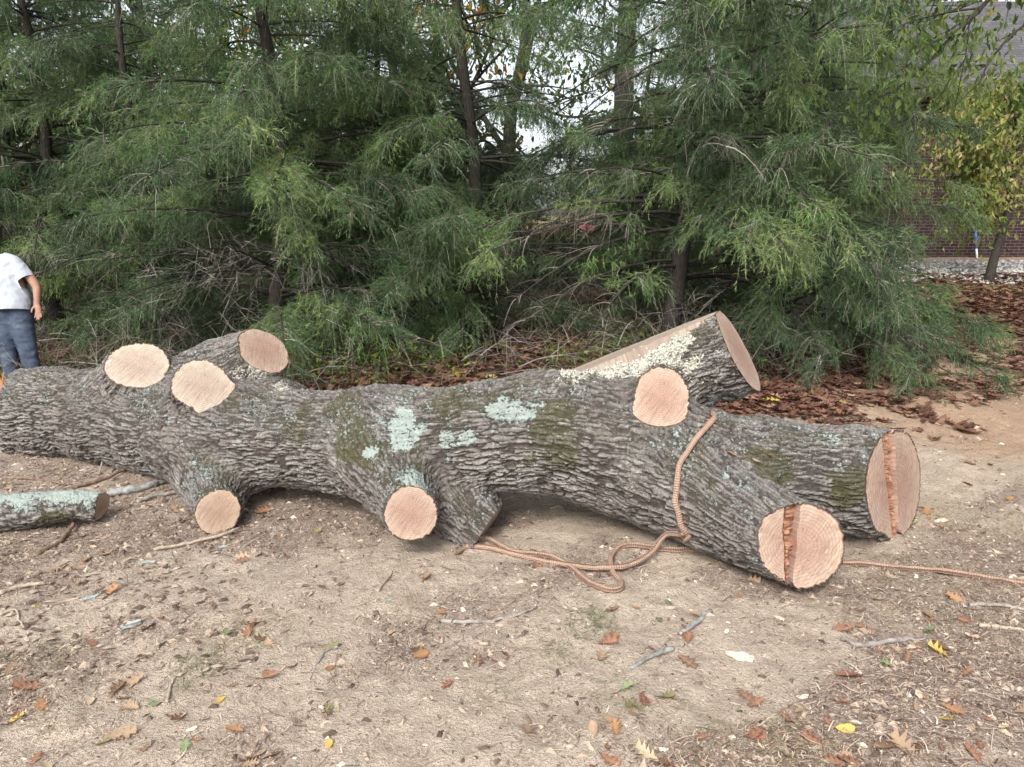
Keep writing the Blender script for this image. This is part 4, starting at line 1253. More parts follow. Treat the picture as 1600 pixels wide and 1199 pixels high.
# ------------------------------------------------------------------ understory: dark far growth, bare brush, litter, dry straw
def under():
    rs = np.random.RandomState(70)
    mb = MB(); n = 80000
    x = rs.uniform(-16, 6.5, n); yb = rs.uniform(13.5, 19, n)
    hmax = 2.7 + .8 * vn(np.stack([x * .7, yb * .3, 0 * x], 1), 4)
    hmax = hmax + 1.2 * sst(0, 2, -x)
    hmax = np.where((x > .2) & (x < 2.2), 1.0, hmax)
    z = base_h(x, yb) + hmax * rs.uniform(0, 1, n) ** .8
    o = np.stack([x, yb, z], 1); d = nrm(rs.normal(size=(n, 3)))
    V, T = ribbon_tris(o, d, rs.uniform(.10, .22, n), rs.uniform(.05, .11, n), rs)
    mb.add(V, None, T, 0, np.repeat(np.clip(.35 + .35 * vn(o * 1.1, 8) + rs.normal(0, .15, n), 0, 1), 3))
    n = 2500
    x = rs.uniform(-16, 6.5, n); yb = rs.uniform(12.5, 19, n)
    V, Q = twig_tris(np.stack([x, yb, base_h(x, yb) - .05], 1), nrm(np.stack([rs.normal(0, .25, n), rs.normal(0, .25, n), np.ones(n)], 1)), rs.uniform(1, 3, n), np.full(n, .03), rs.uniform(-.1, .2, n), rs, 3)
    mb.add(V, Q, None, 1, .1)
    m = m_tint('thicket_leaf', [(0, (.015, .028, .012)), (.4, (.035, .058, .022)), (.75, (.09, .075, .03)), (1, (.13, .06, .03))], .8, .1, .3, 5)
    obj('thicket', mb.mesh('thicket', [m, M_TWIG], False), None, 'dark far thicket closing the view behind the cedar row', 'thicket', kind='stuff')
under()
def brush():
    rs = np.random.RandomState(71); mb = MB()
    n = 1500
    x = rs.uniform(-6.8, 4.0, n); y = rs.uniform(6.9, 10.5, n)
    clump = vn(np.stack([x * .8, y * .8, 0 * x], 1), 3); k = clump > -.25; x, y = x[k], y[k]; n = len(x)
    d = nrm(np.stack([rs.normal(0, .9, n), rs.normal(0, .9, n), rs.uniform(.1, 1., n)], 1)); L = rs.uniform(.3, 1.0, n); dr = rs.uniform(.1, .7, n)
    o = np.stack([x, y, base_h(x, y) + rs.uniform(0, .5, n) ** 1.5], 1)
    V, Q = twig_tris(o, d, L, rs.uniform(.006, .013, n), dr, rs, 5); mb.add(V, Q, None, 0, np.repeat(rs.uniform(0, .9, n), 12))
    ii = np.repeat(np.arange(n), 7); t = rs.uniform(.2, 1, len(ii))
    o2 = o[ii] + d[ii] * (L[ii] * t)[:, None]; o2[:, 2] -= dr[ii] * L[ii] * t ** 2
    V, Q = twig_tris(o2, nrm(d[ii] + rs.normal(size=(len(ii), 3)) * .6), rs.uniform(.1, .45, len(ii)), np.full(len(ii), .0045), rs.uniform(0, .5, len(ii)), rs, 3)
    mb.add(V, Q, None, 0, np.repeat(rs.uniform(0, .9, len(ii)), 8))
    # low green sprays among the brush
    n = 2600; x = rs.uniform(-6.5, 3.5, n); y = rs.uniform(6.6, 10, n); k = vn(np.stack([x * 1.4, y * 1.4, 0 * x], 1), 13) > .25; x, y = x[k], y[k]; n = len(x)
    o = np.stack([x, y, base_h(x, y)], 1); V, Q = twig_tris(o, nrm(np.stack([rs.normal(0, .4, n), rs.normal(0, .4, n), np.ones(n)], 1)), rs.uniform(.1, .35, n), np.full(n, .004), np.zeros(n), rs, 3)
    mb.add(V, Q, None, 0, .2)
    ii = np.repeat(np.arange(n), 6); o2 = o[ii] + rs.normal(0, .05, (len(ii), 3)); o2[:, 2] = o[ii, 2] + rs.uniform(.05, .33, len(ii))
    V, T = ribbon_tris(o2, nrm(rs.normal(size=(len(ii), 3))), rs.uniform(.03, .07, len(ii)), rs.uniform(.015, .035, len(ii)), rs)
    mb.add(V, None, T, 1, np.repeat(rs.uniform(.1, .6, len(ii)), 3))
    obj('undergrowth', mb.mesh('undergrowth', [M_TWIG, M_LG], False), None, 'tangle of bare twigs and weeds under the cedars', 'undergrowth', kind='stuff')
brush()

# oak leaf outlines ---------------------------------------------------
def leaf_shape(rs, kind='oak', nm=9):
    """lobed leaf: midrib, left and right outlines; returns V (unit length), T"""
    t = np.linspace(0, 1, nm * 2 + 1)
    if kind == 'oak':
        env = .30 * np.sin(math.pi * np.clip(t * .96 + .02, 0, 1)) ** .7 * (.75 + .5 * t)
        lob = np.where(np.arange(len(t)) % 2 == 1, 1.15, .38)
        sweep = np.where(np.arange(len(t)) % 2 == 1, .07, -.03)
    else:
        env = .27 * np.sin(math.pi * t) ** .8; lob = np.ones(len(t)); sweep = np.zeros(len(t))
    wl = env * lob * rs.uniform(.8, 1.15, len(t)); wr = env * lob * rs.uniform(.8, 1.15, len(t))
    curl = rs.uniform(.1, .9); fold = rs.uniform(.1, .8); tw = rs.uniform(-.6, .6); bend = rs.uniform(-.15, .15)
    def place(u, w, sgn):
        x = w * sgn + bend * u * u; y = u
        z = fold * np.abs(w) * .9 + curl * .55 * (u - .45) ** 2 + tw * (u - .5) * w * sgn * 2
        return np.stack([x, y - .5, z], -1)
    zero = np.zeros(len(t))
    M = place(t, zero, 1); Lf = place(np.clip(t + sweep, 0, 1.02), wl, -1); Rt = place(np.clip(t + sweep, 0, 1.02), wr, 1)
    Lf[:, 2] += rs.normal(0, .012, len(t)); Rt[:, 2] += rs.normal(0, .012, len(t))
    k = len(t); V = np.concatenate([M, Lf, Rt]); T = []
    for i in range(k - 1):
        T += [(i, i + 1, k + i + 1), (i, k + i + 1, k + i), (i, 2 * k + i + 1, i + 1), (i, 2 * k + i, 2 * k + i + 1)]
    # stalk
    s = len(V); V = np.concatenate([V, [[-.006, -.5, 0], [.006, -.5, 0], [.004, -.68, .03], [-.004, -.68, .03]]])
    T += [(s, s + 1, s + 2), (s, s + 2, s + 3)]
    tint = np.concatenate([np.full(k, .8), np.zeros(2 * k), np.full(4, .9)])
    V[:, 2] -= V[:, 2].min()
    return V, np.array(T), tint

def litter():
    rs = np.random.RandomState(90); shapes = [leaf_shape(rs, 'oak', 4) for _ in range(14)]
    mb = MB(); n = 26000
    x = np.concatenate([rs.uniform(-6.5, 11, n), rs.uniform(.5, 6.5, 9000)]); y = np.concatenate([5.2 + rs.uniform(0, 1, n) ** .9 * 8.5, rs.uniform(5.0, 8.5, 9000)])
    p3 = np.stack([x, y, 0 * x], 1); nn = fbm(p3 * .9, 3, 31); n2 = fbm(p3 * 3.1, 3, 37)
    edge = np.interp(x, [-6, -3, 0, 1.2, 2.5, 4.0, 6, 9], [6.0, 6.0, 6.0, 5.6, 6.0, 7.4, 8.8, 10.6])
    k = (sst(-.9, .5, (y - edge) + .9 * nn + 1.1 * n2) > rs.uniform(0, 1, len(x))) & (np.abs(x / np.maximum(y, .1)) < .95)
    x, y = x[k], y[k]; n = len(x)
    s = rs.uniform(.07, .15, n); a = rs.uniform(0, 6.283, n); tx = rs.normal(0, .35, n); ty = rs.normal(0, .35, n)
    zz = gz(x, y) + .004 + rs.uniform(0, .025, n) * (y > 6)
    ca, sa = np.cos(a), np.sin(a); sh = rs.randint(0, len(shapes), n)
    tt = np.clip(rs.beta(2.2, 2.5, n) + .15 * vn(np.stack([x, y, zz], 1) * 1.5, 3), 0, 1)
    for q in range(len(shapes)):
        m = np.where(sh == q)[0]
        if not len(m): continue
        V, T, _ = shapes[q]
        Xr = V[None] * s[m, None, None]
        X = Xr[..., 0] * ca[m, None] - Xr[..., 1] * sa[m, None]; Y = Xr[..., 0] * sa[m, None] + Xr[..., 1] * ca[m, None]
        Z = Xr[..., 2] + X * tx[m, None] * .5 + Y * ty[m, None] * .5 + .012
        VV = np.stack([X + x[m, None], Y + y[m, None], np.maximum(Z, .001) + zz[m, None]], -1).reshape(-1, 3)
        TT = (T[None] + (np.arange(len(m)) * len(V))[:, None, None]).reshape(-1, 3)
        mb.add(VV, None, TT, 0, np.repeat(tt[m], len(V)))
    mt = m_tint('litter_leaf', [(0, (.050, .028, .022)), (.3, (.115, .056, .040)), (.6, (.20, .10, .066)), (.85, (.31, .19, .125)), (.95, (.42, .30, .20)), (1, (.40, .30, .05))], .7, .1, .35, 25)
    obj('leaf_litter', mb.mesh('leaf_litter', [mt], False), None, 'bed of fallen brown oak leaves under the trees and towards the house', 'leaf litter', kind='stuff')
litter()

def straw():
    """dry grass, chaff and bark crumbs strewn over the sand"""
    rs = np.random.RandomState(91); mb = MB()
    n = 300000
    r = rs.uniform(0, 1, n); y = 1.55 + r ** 1.15 * 5.6; x = rs.uniform(-1, 1, n) * (y * .80 + .35)
    p3 = np.stack([x, y, 0 * x], 1)
    den = .09 + 1.1 * deb_shade(x, y) + .25 * sst(.1, .6, fbm(p3 * 5, 2, 58))
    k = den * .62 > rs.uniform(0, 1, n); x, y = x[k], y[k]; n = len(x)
    o = np.stack([x, y, gz(x, y) + rs.uniform(.001, .007, n)], 1)
    pa = rs.uniform(0, 6.283, n); el = rs.normal(0, .16, n)
    d = nrm(np.stack([np.cos(pa), np.sin(pa) * .8, el], 1)); L = rs.exponential(.016, n).clip(.006, .09)
    s = np.stack([-d[:, 1], d[:, 0], 0 * pa], 1) * (rs.uniform(.0007, .0022, n))[:, None]
    mid = o + d * (L * .5)[:, None] + s * rs.normal(0, 2.5, n)[:, None] + np.array([0, 0, 1]) * rs.uniform(0, .003, n)[:, None]
    V = np.stack([o - s, o + s, mid + s, mid - s, o + d * L[:, None] + s * .6, o + d * L[:, None] - s * .6], 1).reshape(-1, 3)
    b = np.arange(n)[:, None, None] * 6
    Q = (b + np.array([[[0, 1, 2, 3], [3, 2, 4, 5]]])).reshape(-1, 4)
    mb.add(V, Q, None, 0, np.repeat(rs.uniform(0, 1, n), 6))
    # crumbs of bark and soil
    n = 120000; y = 1.55 + rs.uniform(0, 1, n) ** 1.2 * 5.2; x = rs.uniform(-1, 1, n) * (y * .80 + .35)
    p3 = np.stack([x, y, 0 * x], 1); k = (.14 + .9 * deb_shade(x, y) + .5 * sst(1.2, 3.2, -x) * sst(2.4, 3.4, y)) * .75 > rs.uniform(0, 1, n); x, y = x[k], y[k]; n = len(x)
    s = rs.exponential(.0032, n).clip(.0015, .014)
    base = np.array([[-1, -.6, 0], [1, -.7, 0], [.9, .7, 0], [-.8, .8, 0], [.1, 0, .9]])
    a = rs.uniform(0, 6.283, n); J = base[None] * rs.uniform(.5, 1.4, (n, 5, 3)) * s[:, None, None]
    X = J[..., 0] * np.cos(a)[:, None] * 1.6 - J[..., 1] * np.sin(a)[:, None]; Y = J[..., 0] * np.sin(a)[:, None] * 1.6 + J[..., 1] * np.cos(a)[:, None]
    V = np.stack([X + x[:, None], Y + y[:, None], J[..., 2] + gz(x, y)[:, None] - .0005], -1).reshape(-1, 3)
    b = np.arange(n)[:, None, None] * 5; T = (b + np.array([[[0, 1, 4], [1, 2, 4], [2, 3, 4], [3, 0, 4]]])).reshape(-1, 3)
    mb.add(V, None, T, 1, np.repeat(rs.uniform(0, 1, n), 5))
    n = 5200; x = rs.uniform(-4.6, -.2, n); y = rs.uniform(2.3, 4.9, n); p3 = np.stack([x, y, 0 * x], 1)
    k = sst(-.1, .5, fbm(p3 * 1.8, 3, 44) + .35 * sst(.5, 2.5, -x)) > rs.uniform(0, 1, n); x, y = x[k], y[k]; n = len(x)
    a = rs.normal(.35, .8, n); L = rs.uniform(.012, .055, n); w = L * rs.uniform(.12, .35, n)
    e1 = np.stack([np.cos(a), np.sin(a), rs.normal(0, .12, n)], 1); e2 = np.stack([-np.sin(a), np.cos(a), rs.normal(0, .3, n)], 1)
    o = np.stack([x, y, gz(x, y) + .004], 1); hN = np.array([0, 0, 1.]) * (w * .6)[:, None]
    V = np.stack([o - e1 * L[:, None] / 2, o - e2 * w[:, None], o + e1 * L[:, None] / 2, o + e2 * w[:, None], o + hN + e1 * (L * .15)[:, None]], 1).reshape(-1, 3)
    b = np.arange(n)[:, None, None] * 5; T = (b + np.array([[[0, 1, 4], [1, 2, 4], [2, 3, 4], [3, 0, 4]]])).reshape(-1, 3)
    mb.add(V, None, T, 1, np.repeat(rs.uniform(0, .8, n), 5))
    ms = m_tint('dry_straw', [(0, (.085, .05, .038)), (.3, (.20, .13, .10)), (.6, (.36, .265, .20)), (.88, (.50, .40, .31)), (1, (.62, .54, .44))], .8, 0, .2)
    mc = m_tint('crumb', [(0, (.07, .052, .042)), (.3, (.17, .125, .095)), (.6, (.34, .265, .20)), (.93, (.46, .38, .29)), (1, (.62, .56, .46))], .95, 0, .2)
    obj('straw_debris', mb.mesh('straw_debris', [ms, mc], False), None, 'dry grass bits and bark crumbs strewn over the sandy ground', 'ground debris', kind='stuff')
straw()

def tufts():
    rs = np.random.RandomState(92); mb = MB()
    P0 = [(920, 975, .12, 260), (935, 965, .08, 160), (1515, 800, .35, 900), (1440, 915, .30, 900), (1560, 830, .3, 700), (1330, 930, .25, 600), (650, 600, .3, 200),
          (305, 1045, .10, 260), (1190, 1160, .16, 420), (1080, 1150, .14, 320), (880, 1020, .08, 120), (1230, 1165, .12, 260), (240, 865, .16, 260), (420, 985, .12, 200), (770, 1080, .10, 150), (1520, 920, .3, 600),
          (60, 1020, .15, 300), (130, 1090, .16, 320), (350, 1000, .2, 400), (640, 960, .16, 260), (960, 1090, .12, 200), (1290, 1175, .14, 260), (1560, 1010, .2, 300)]
    for px, py, R, n in P0:
        c = G(px, py); a = rs.uniform(0, 6.283, n); r = R * rs.uniform(0, 1, n) ** .6
        x = c[0] + r * np.cos(a); y = c[1] + r * np.sin(a) * 1.2
        o = np.stack([x, y, gz(x, y)], 1)
        d = nrm(np.stack([rs.normal(0, .9, n), rs.normal(0, .9, n), rs.uniform(.15, .8, n)], 1))
        green = .75 if py in (975, 965, 1045, 1020) else .32
        V, Q = twig_tris(o, d, rs.uniform(.02, .065, n), rs.uniform(.0015, .003, n), rs.uniform(.2, .9, n), rs, 3)
        mb.add(V, Q, None, 0, np.repeat(np.clip(green + rs.normal(0, .25, n), 0, 1), 8))
    m = m_tint('tuft_blade', [(0, (.34, .26, .17)), (.35, (.30, .26, .17)), (.6, (.17, .19, .09)), (1, (.07, .13, .045))], .8, .15, .2)
    obj('grass', mb.mesh('grass', [m], False), None, 'sparse flattened grass tufts on the sandy ground', 'grass', kind='stuff')
tufts()

# ------------------------------------------------------------------ single fallen leaves and chips
M_LEAF = m_objcol('fallen_leaf')
rsL = np.random.RandomState(77)
LEAFM = []
for i in range(14):
    V, T, tn = leaf_shape(rsL, 'oak', 5 if i % 2 else 4); LEAFM.append(mesh_np('oak_leaf', V, None, T, [M_LEAF], None, {'tint': tn}, True))
OVALM = []
for i in range(5):
    V, T, tn = leaf_shape(rsL, 'oval', 5); OVALM.append(mesh_np('oval_leaf', V, None, T, [M_LEAF], None, {'tint': tn}, True))
COLS = dict(rust=(.25, .095, .058), brown=(.16, .075, .05), tan=(.42, .285, .19), orange=(.40, .19, .08), yellow=(.66, .48, .08), green=(.22, .36, .16), olive=(.18, .19, .07), red=(.20, .04, .025), pale=(.60, .50, .34), darkgreen=(.05, .15, .06))
def leaf(px, py, size, col, label, rot=None, oval=False, group=None, tilt=.25, up=.0):
    ms = OVALM if oval else LEAFM
    o = obj('oval_leaf' if oval else 'oak_leaf', ms[rsL.randint(len(ms))])
    q = G(px, py); o.location = (q[0], q[1], q[2] + .004 + up); o.scale = (size,) * 3
    o.rotation_euler = (rsL.normal(0, tilt), rsL.normal(0, tilt), rsL.uniform(0, 6.28) if rot is None else rot)
    c = np.array(COLS[col]) * rsL.uniform(.8, 1.2); o.color = (*c, 1)
    tag(o, label, 'leaf', group)
    return o
HAND = [
 (515, 1165, .055, 'yellow', 'small bright yellow leaf on bare sand below the log middle', True), (288, 1168, .075, 'green', 'pale green oak leaf near the lower edge', False),
 (18, 1130, .10, 'yellow', 'yellow-green lobed leaf at the lower left corner', False), (44, 1078, .13, 'rust', 'large rust oak leaf near the left edge', False),
 (66, 1106, .09, 'orange', 'orange-brown leaf just below the large rust one at left', False), (278, 1126, .085, 'rust', 'rust oak leaf beside a small green leaf', False),
 (366, 1142, .075, 'orange', 'orange oak leaf standing half upright on the sand', False), (190, 1150, .12, 'tan', 'long tan oak leaf with deep lobes near lower left', False),
 (242, 1102, .06, 'green', 'small fresh green leaf beside a thin twig', True), (514, 1112, .05, 'green', 'tiny green leaf alone on pale sand', True),
 (666, 905, .10, 'orange', 'curled orange leaf in front of the middle stub', False), (690, 959, .075, 'orange', 'folded bright orange leaf right of the middle stub', True),
 (398, 976, .10, 'tan', 'tan leaf on the small leaf pile left of centre', False), (388, 992, .10, 'rust', 'rust leaf lying in the small leaf pile left of centre', False),
 (412, 1002, .09, 'brown', 'brown leaf at the lower edge of the small leaf pile', False), (516, 1046, .055, 'orange', 'small orange oval leaf next to a bent twig', True),
 (700, 1072, .06, 'red', 'small dark red leaf alone on the sand', False), (1325, 1060, .12, 'rust', 'large rust oak leaf in the right foreground', False),
 (1466, 1022, .12, 'yellow', 'yellow oak leaf below the forked grey stick', False), (1450, 990, .09, 'green', 'light green oak leaf at the end of the forked stick', False),
 (1386, 1042, .08, 'green', 'pale green oak leaf between the rust and yellow leaves', False), (1322, 1142, .075, 'yellow', 'golden leaf near the lower edge at right', True),
 (1481, 1126, .065, 'yellow', 'small golden leaf alone at lower right', True), (1270, 1162, .10, 'rust', 'upright rust leaf at the lower edge', False),
 (1412, 1170, .13, 'tan', 'long tan oak leaf at the lower right edge', False), (1004, 1094, .085, 'red', 'dark red leaf standing in the green cluster', False),
 (978, 1078, .085, 'green', 'light green leaf topping the green cluster', False), (985, 1104, .09, 'olive', 'olive leaf at the bottom of the green cluster', False),
 (1040, 1092, .10, 'olive', 'curled dark olive leaf at the right of the green cluster', False), (1044, 944, .06, 'darkgreen', 'upper of two small dark green leaves left of the front stub', True),
 (1030, 970, .05, 'darkgreen', 'lower of two small dark green leaves left of the front stub', True), (994, 952, .045, 'orange', 'small orange oval leaf left of the dark green ones', True),
 (1316, 986, .11, 'rust', 'rust oak leaf below the front stub', False), (1448, 800, .13, 'orange', 'orange oak leaf right of the split sawn end', False),
 (1432, 792, .11, 'tan', 'tan leaf touching the orange one right of the split end', False), (398, 772, .17, 'rust', 'large curled rust leaf caught under the log', False),
 (412, 800, .13, 'orange', 'orange leaf hanging below the caught rust leaf', False), (380, 872, .11, 'tan', 'tan oak leaf left of centre below the log', False),
 (405, 868, .09, 'orange', 'orange oak leaf just right of the tan one below the log', False), (272, 800, .11, 'tan', 'tan leaf between the left stub and the small log', False),
 (1508, 1055, .08, 'rust', 'small rust star-shaped leaf at the right', False), (1345, 980, .07, 'brown', 'brown leaf standing on edge below the front stub', False),
 (1170, 1092, .10, 'brown', 'dark brown leaf below the bare hollow', False), (1180, 1100, .09, 'rust', 'rust leaf joined to the dark brown one below the hollow', False),
 (1090, 965, .11, 'tan', 'tan oak leaf left of the front stub', False), (1075, 1000, .10, 'rust', 'rust leaf beside the mossy stick', False),
 (1075, 1035, .11, 'brown', 'brown curled leaf under the mossy stick', False), (940, 1030, .10, 'tan', 'pale tan oak leaf left of the mossy stick', False),
 (950, 1170, .05, 'rust', 'small rust leaf at the bottom edge left of the tufts', True), (1520, 1180, .09, 'rust', 'rust leaf low at the right edge of the sand', False),
 (185, 1078, .11, 'brown', 'curled brown leaf leaning on grey debris at left', False), (210, 1068, .10, 'tan', 'tan curled leaf behind the brown one at left', False),
 (418, 1060, .10, 'rust', 'rust leaf with twig in the left foreground', False), (355, 990, .08, 'green', 'small grey-green leaf under the leaf pile', True),
]
for px, py, s, c, lb, ov in HAND: leaf(px, py, s * .80, c, lb, None, ov)
# more leaves strewn about, nearest first
zones = [(-100, 530, 'left foreground'), (530, 1070, 'middle foreground'), (1070, 1720, 'right foreground')]
cnt = 0
cand = []
while len(cand) < 170:
    px = rsL.uniform(-20, 1620); py = 830 + 370 * rsL.uniform(0, 1) ** .8
    gq = G(px, py)
    if deb_shade(gq[:1], gq[1:2])[0] + .15 < rsL.rand(): continue
    if 700 < px < 900 and 900 < py < 1000 and rsL.rand() < .5: continue
    if 560 < px < 900 and py > 1000 and rsL.rand() < .75: continue
    cand.append((px, py))
while len(cand) < 215:
    cand.append((rsL.uniform(1180, 1620), rsL.uniform(690, 830)))
words = {'rust': 'rust brown', 'brown': 'dark brown', 'tan': 'tan', 'orange': 'orange', 'pale': 'bleached pale', 'olive': 'dull olive', 'yellow': 'yellow'}
ordn = ['first', 'second', 'third', 'fourth', 'fifth', 'sixth', 'seventh', 'eighth', 'ninth', 'tenth', 'eleventh', 'twelfth', 'thirteenth', 'fourteenth', 'fifteenth', 'sixteenth', 'seventeenth', 'eighteenth', 'nineteenth', 'twentieth']
bins = {}
for px, py in cand:
    c = rsL.choice(['rust', 'brown', 'tan', 'orange', 'pale', 'olive', 'yellow'], p=[.28, .22, .22, .10, .11, .05, .02]); ov = rsL.rand() < .25
    big = rsL.rand() < .35
    s = rsL.uniform(.06, .085) if big else rsL.uniform(.022, .052)
    row = 'along the bottom edge' if py > 1120 else 'low in the foreground' if py > 1040 else 'midway to the log' if py > 960 else 'close before the log' if py > 870 else 'beside the log'
    side = 'left' if px < 400 else 'centre left' if px < 800 else 'centre right' if px < 1200 else 'right'
    bins.setdefault((words[c], 'large' if big else 'small', 'oval' if ov else 'lobed', row, side), []).append((px, py, s, c, ov))
for (w, b, shp, row, side), L_ in bins.items():
    L_.sort()
    for i, (px, py, s, c, ov) in enumerate(L_):
        lb = f'{b} {w} {shp} leaf {row}, {side}'
        if len(L_) > 1: lb += f', {ordn[i]} from the left'
        leaf(px, py, s, c, lb, None, ov, 'fallen leaves scattered on the sand')
# leaves and chips on the log
def on_log(px, py): return ray_hit(px, py, bV[used_v])
for px, py, s, c, lb, ov in ((1145, 705, .055, 'orange', 'curled orange leaf on the log right of the rope', True), (1160, 712, .06, 'tan', 'tan leaf lying on the log beside the curled orange one', False), (1168, 690, .05, 'rust', 'small rust leaf on top of the log near the rope', False),
                             (1185, 716, .045, 'tan', 'small tan leaf in the moss on the log', True), (1155, 682, .045, 'tan', 'dull tan leaf on the log crest', False), (1205, 708, .05, 'orange', 'orange leaf stuck in yellow moss on the log', False),
                             (1112, 655, .07, 'orange', 'orange oak leaf tucked under the rope on the log', False), (1150, 568, .06, 'tan', 'tan curled leaf caught in the crotch of the top right stub', False)):
    o = leaf(800, 1000, s, c, lb, None, ov); p = on_log(px, py); o.location = (p[0], p[1] - .01, p[2] + .006); o.rotation_euler = (-.5 + rsL.normal(0, .2), rsL.normal(0, .3), rsL.uniform(0, 6))

def chip(px, py, s, c, lb, ang=0., cat='wood chip', name='wood_chip'):
    rs = np.random.RandomState(int(px)); bm = bmesh.new()
    bmesh.ops.create_cube(bm, size=1); bmesh.ops.scale(bm, vec=(s, s * .38, s * .14), verts=bm.verts)
    bmesh.ops.subdivide_edges(bm, edges=bm.edges[:], cuts=2, use_grid_fill=True)
    for v in bm.verts:
        f = 1 - .7 * abs(v.co.x / s * 1.6) ** 2
        v.co.y *= max(f, .15); v.co += Vector(rs.normal(0, s * .035, 3))
    me = bpy.data.meshes.new(name); bm.to_mesh(me); bm.free()
    k = 'chip' + c
    m = bpy.data.materials.get(k) or (m_simple(k, (.50, .42, .30), (.72, .64, .50), 60, .8, .003) if c == 'pale' else m_simple(k, (.20, .22, .205), (.40, .43, .41), 55, .9, .006))
    me.materials.append(m); q = G(px, py)
    o = obj(name, me, None, lb, cat); o.location = (q[0], q[1], q[2] + s * .05); o.rotation_euler = (rs.normal(0, .15), rs.normal(0, .15), ang)
for a in ((1155, 1027, .10, 'pale', 'pale wood chip on the sand right of centre', -.4), (1436, 1086, .055, 'pale', 'white wood chip with a dark stalk at right', 1.2), (1218, 967, .05, 'pale', 'pale pink chip below the front stub', 2.),
          (1470, 815, .075, 'pale', 'grey-white chip on the sand right of the log', .3), (1528, 668, .09, 'pale', 'white chip near the brown leaves at right', .2), (1135, 988, .035, 'pale', 'tiny pale chip left of the hollow', 1.), (1255, 1090, .04, 'pale', 'thin pale chip below the hollow', 0.),
          (320, 728, .05, 'pale', 'pale chip on the dark ground under the left of the log', .5), (300, 1140, .03, 'pale', 'tiny pale chip near the lower left', .5)): chip(*a)
for a in ((202, 979, .085, 'teal', 'blue-green lichen flake on the left foreground sand', .5), (142, 935, .065, 'teal', 'smaller blue-green lichen flake at the left', .9), (608, 938, .04, 'teal', 'grey-green lichen flake below the middle stub', .8), (348, 855, .05, 'teal', 'lichen flake in the debris by the left stub', .2), (1370, 1108, .03, 'teal', 'bluish black-tipped lichen flake at right', .3), (230, 880, .07, 'teal', 'flat lichen flake in the grey bark debris', .2), (265, 868, .06, 'teal', 'lichen flake right of the flat one in the debris', .7)):
    chip(*a, cat='lichen flake', name='lichen_flake')

# ------------------------------------------------------------------ sticks and branches on the ground
M_STK = {'grey': m_simple('grey_stick', (.13, .115, .10), (.36, .33, .30), 30, .9, .004), 'brown': m_simple('brown_stick', (.085, .055, .04), (.26, .18, .13), 30, .9, .004), 'pale': m_simple('pale_stick', (.25, .20, .15), (.48, .40, .31), 30, .9, .004),
         'mossy': m_simple('lichen_stick', (.14, .135, .125), (.36, .375, .35), 34, .9, .006)}
def stick(path, r, c, label, ups=None, forks=()):
    rs = np.random.RandomState(len(label) * 7 + int(path[0][0]))
    pts = []
    for i, (px, py) in enumerate(path):
        q = G(px, py); q[2] += r * .8 + (ups[i] if ups else 0); pts.append(q)
    pts = np.array(pts); l = catmull(pts, 5 * len(pts)); l += rs.normal(0, r * .18, l.shape); k = len(l)
    o = pts[0].copy(); mb = MB(); mb.tube(l - o, r * np.linspace(1, .55, k) * rs.uniform(.85, 1.15, k), 7)
    for (i, px, py) in forks:
        e = G(px, py); e[2] += r * .6; a = l[int(i * (k - 1))]; f = a + (e - a) * np.linspace(0, 1, 6)[:, None]; f[1:-1] += rs.normal(0, r * .3, (4, 3))
        mb.tube(f - o, r * np.linspace(.6, .2, 6), 6)
    ob = obj('stick', mb.mesh('stick', [M_STK[c]]), None, label, 'stick'); ob.location = Vector(o)
stick([(690, 973), (730, 975), (775, 972), (812, 962), (838, 951)], .009, 'grey', 'curved grey stick on the sand left of the rope loop')
stick([(1418, 1000), (1385, 1006), (1345, 1012), (1312, 1001)], .013, 'grey', 'forked grey stick in the right foreground', None, [(.75, 1330, 1022), (.1, 1450, 1000)])
stick([(1110, 958), (1090, 975), (1066, 991), (1060, 994)], .011, 'mossy', 'broken mossy stick left of the front stub')
stick([(1050, 1016), (1020, 1028), (985, 1048)], .011, 'mossy', 'lichen-covered stick below the broken mossy one')
stick([(528, 1012), (510, 1018), (498, 1035), (484, 1062)], .006, 'grey', 'thin bent twig on the left foreground sand', None, [(.1, 545, 1016)])
stick([(0, 930), (30, 920), (72, 914)], .012, 'pale', 'pale stick at the left edge below the small log')
stick([(78, 950), (100, 942), (126, 936)], .007, 'pale', 'short pale twig left of the lichen flakes')
stick([(1515, 947), (1560, 948), (1600, 955), (1640, 966)], .010, 'grey', 'grey stick at the right edge below the rope')
stick([(1530, 980), (1570, 983), (1625, 992)], .009, 'pale', 'brownish stick just below the grey one at the right edge')
stick([(590, 925), (602, 910), (612, 895), (598, 888)], .006, 'pale', 'small pale twig before the middle stub')
stick([(860, 796), (876, 793), (884, 803)], .007, 'pale', 'short bent twig under the arch of the log')
stick([(780, 784), (805, 778), (818, 780)], .008, 'pale', 'pale twig on the sand behind the arch of the log')
stick([(262, 1098), (266, 1075), (275, 1058)], .005, 'pale', 'thin upright-looking twig beside the small green leaf')
stick([(1180, 1140), (1200, 1125), (1216, 1113)], .005, 'pale', 'pale thin twig above the bottom tufts')
stick([(120, 763), (165, 750), (205, 738), (262, 735)], .012, 'brown', 'long thin branch lying left under the log', [0, .0, .02, .04])
stick([(10, 748), (70, 752), (122, 763)], .010, 'brown', 'brown branch running to the left edge above the small log')
stick([(155, 742), (166, 730), (178, 712)], .006, 'grey', 'twig leaning up against the underside of the log', [0, .08, .16])
stick([(172, 776), (215, 769), (255, 757), (292, 744)], .026, 'mossy', 'lichen-grey limb tucked under the log right of the small log')
stick([(215, 786), (250, 776), (300, 768)], .014, 'grey', 'thin grey limb in front of the lichen-grey one')
stick([(60, 868), (95, 850), (118, 826)], .016, 'brown', 'splintered brown root piece below the small log', [0, .0, .02])
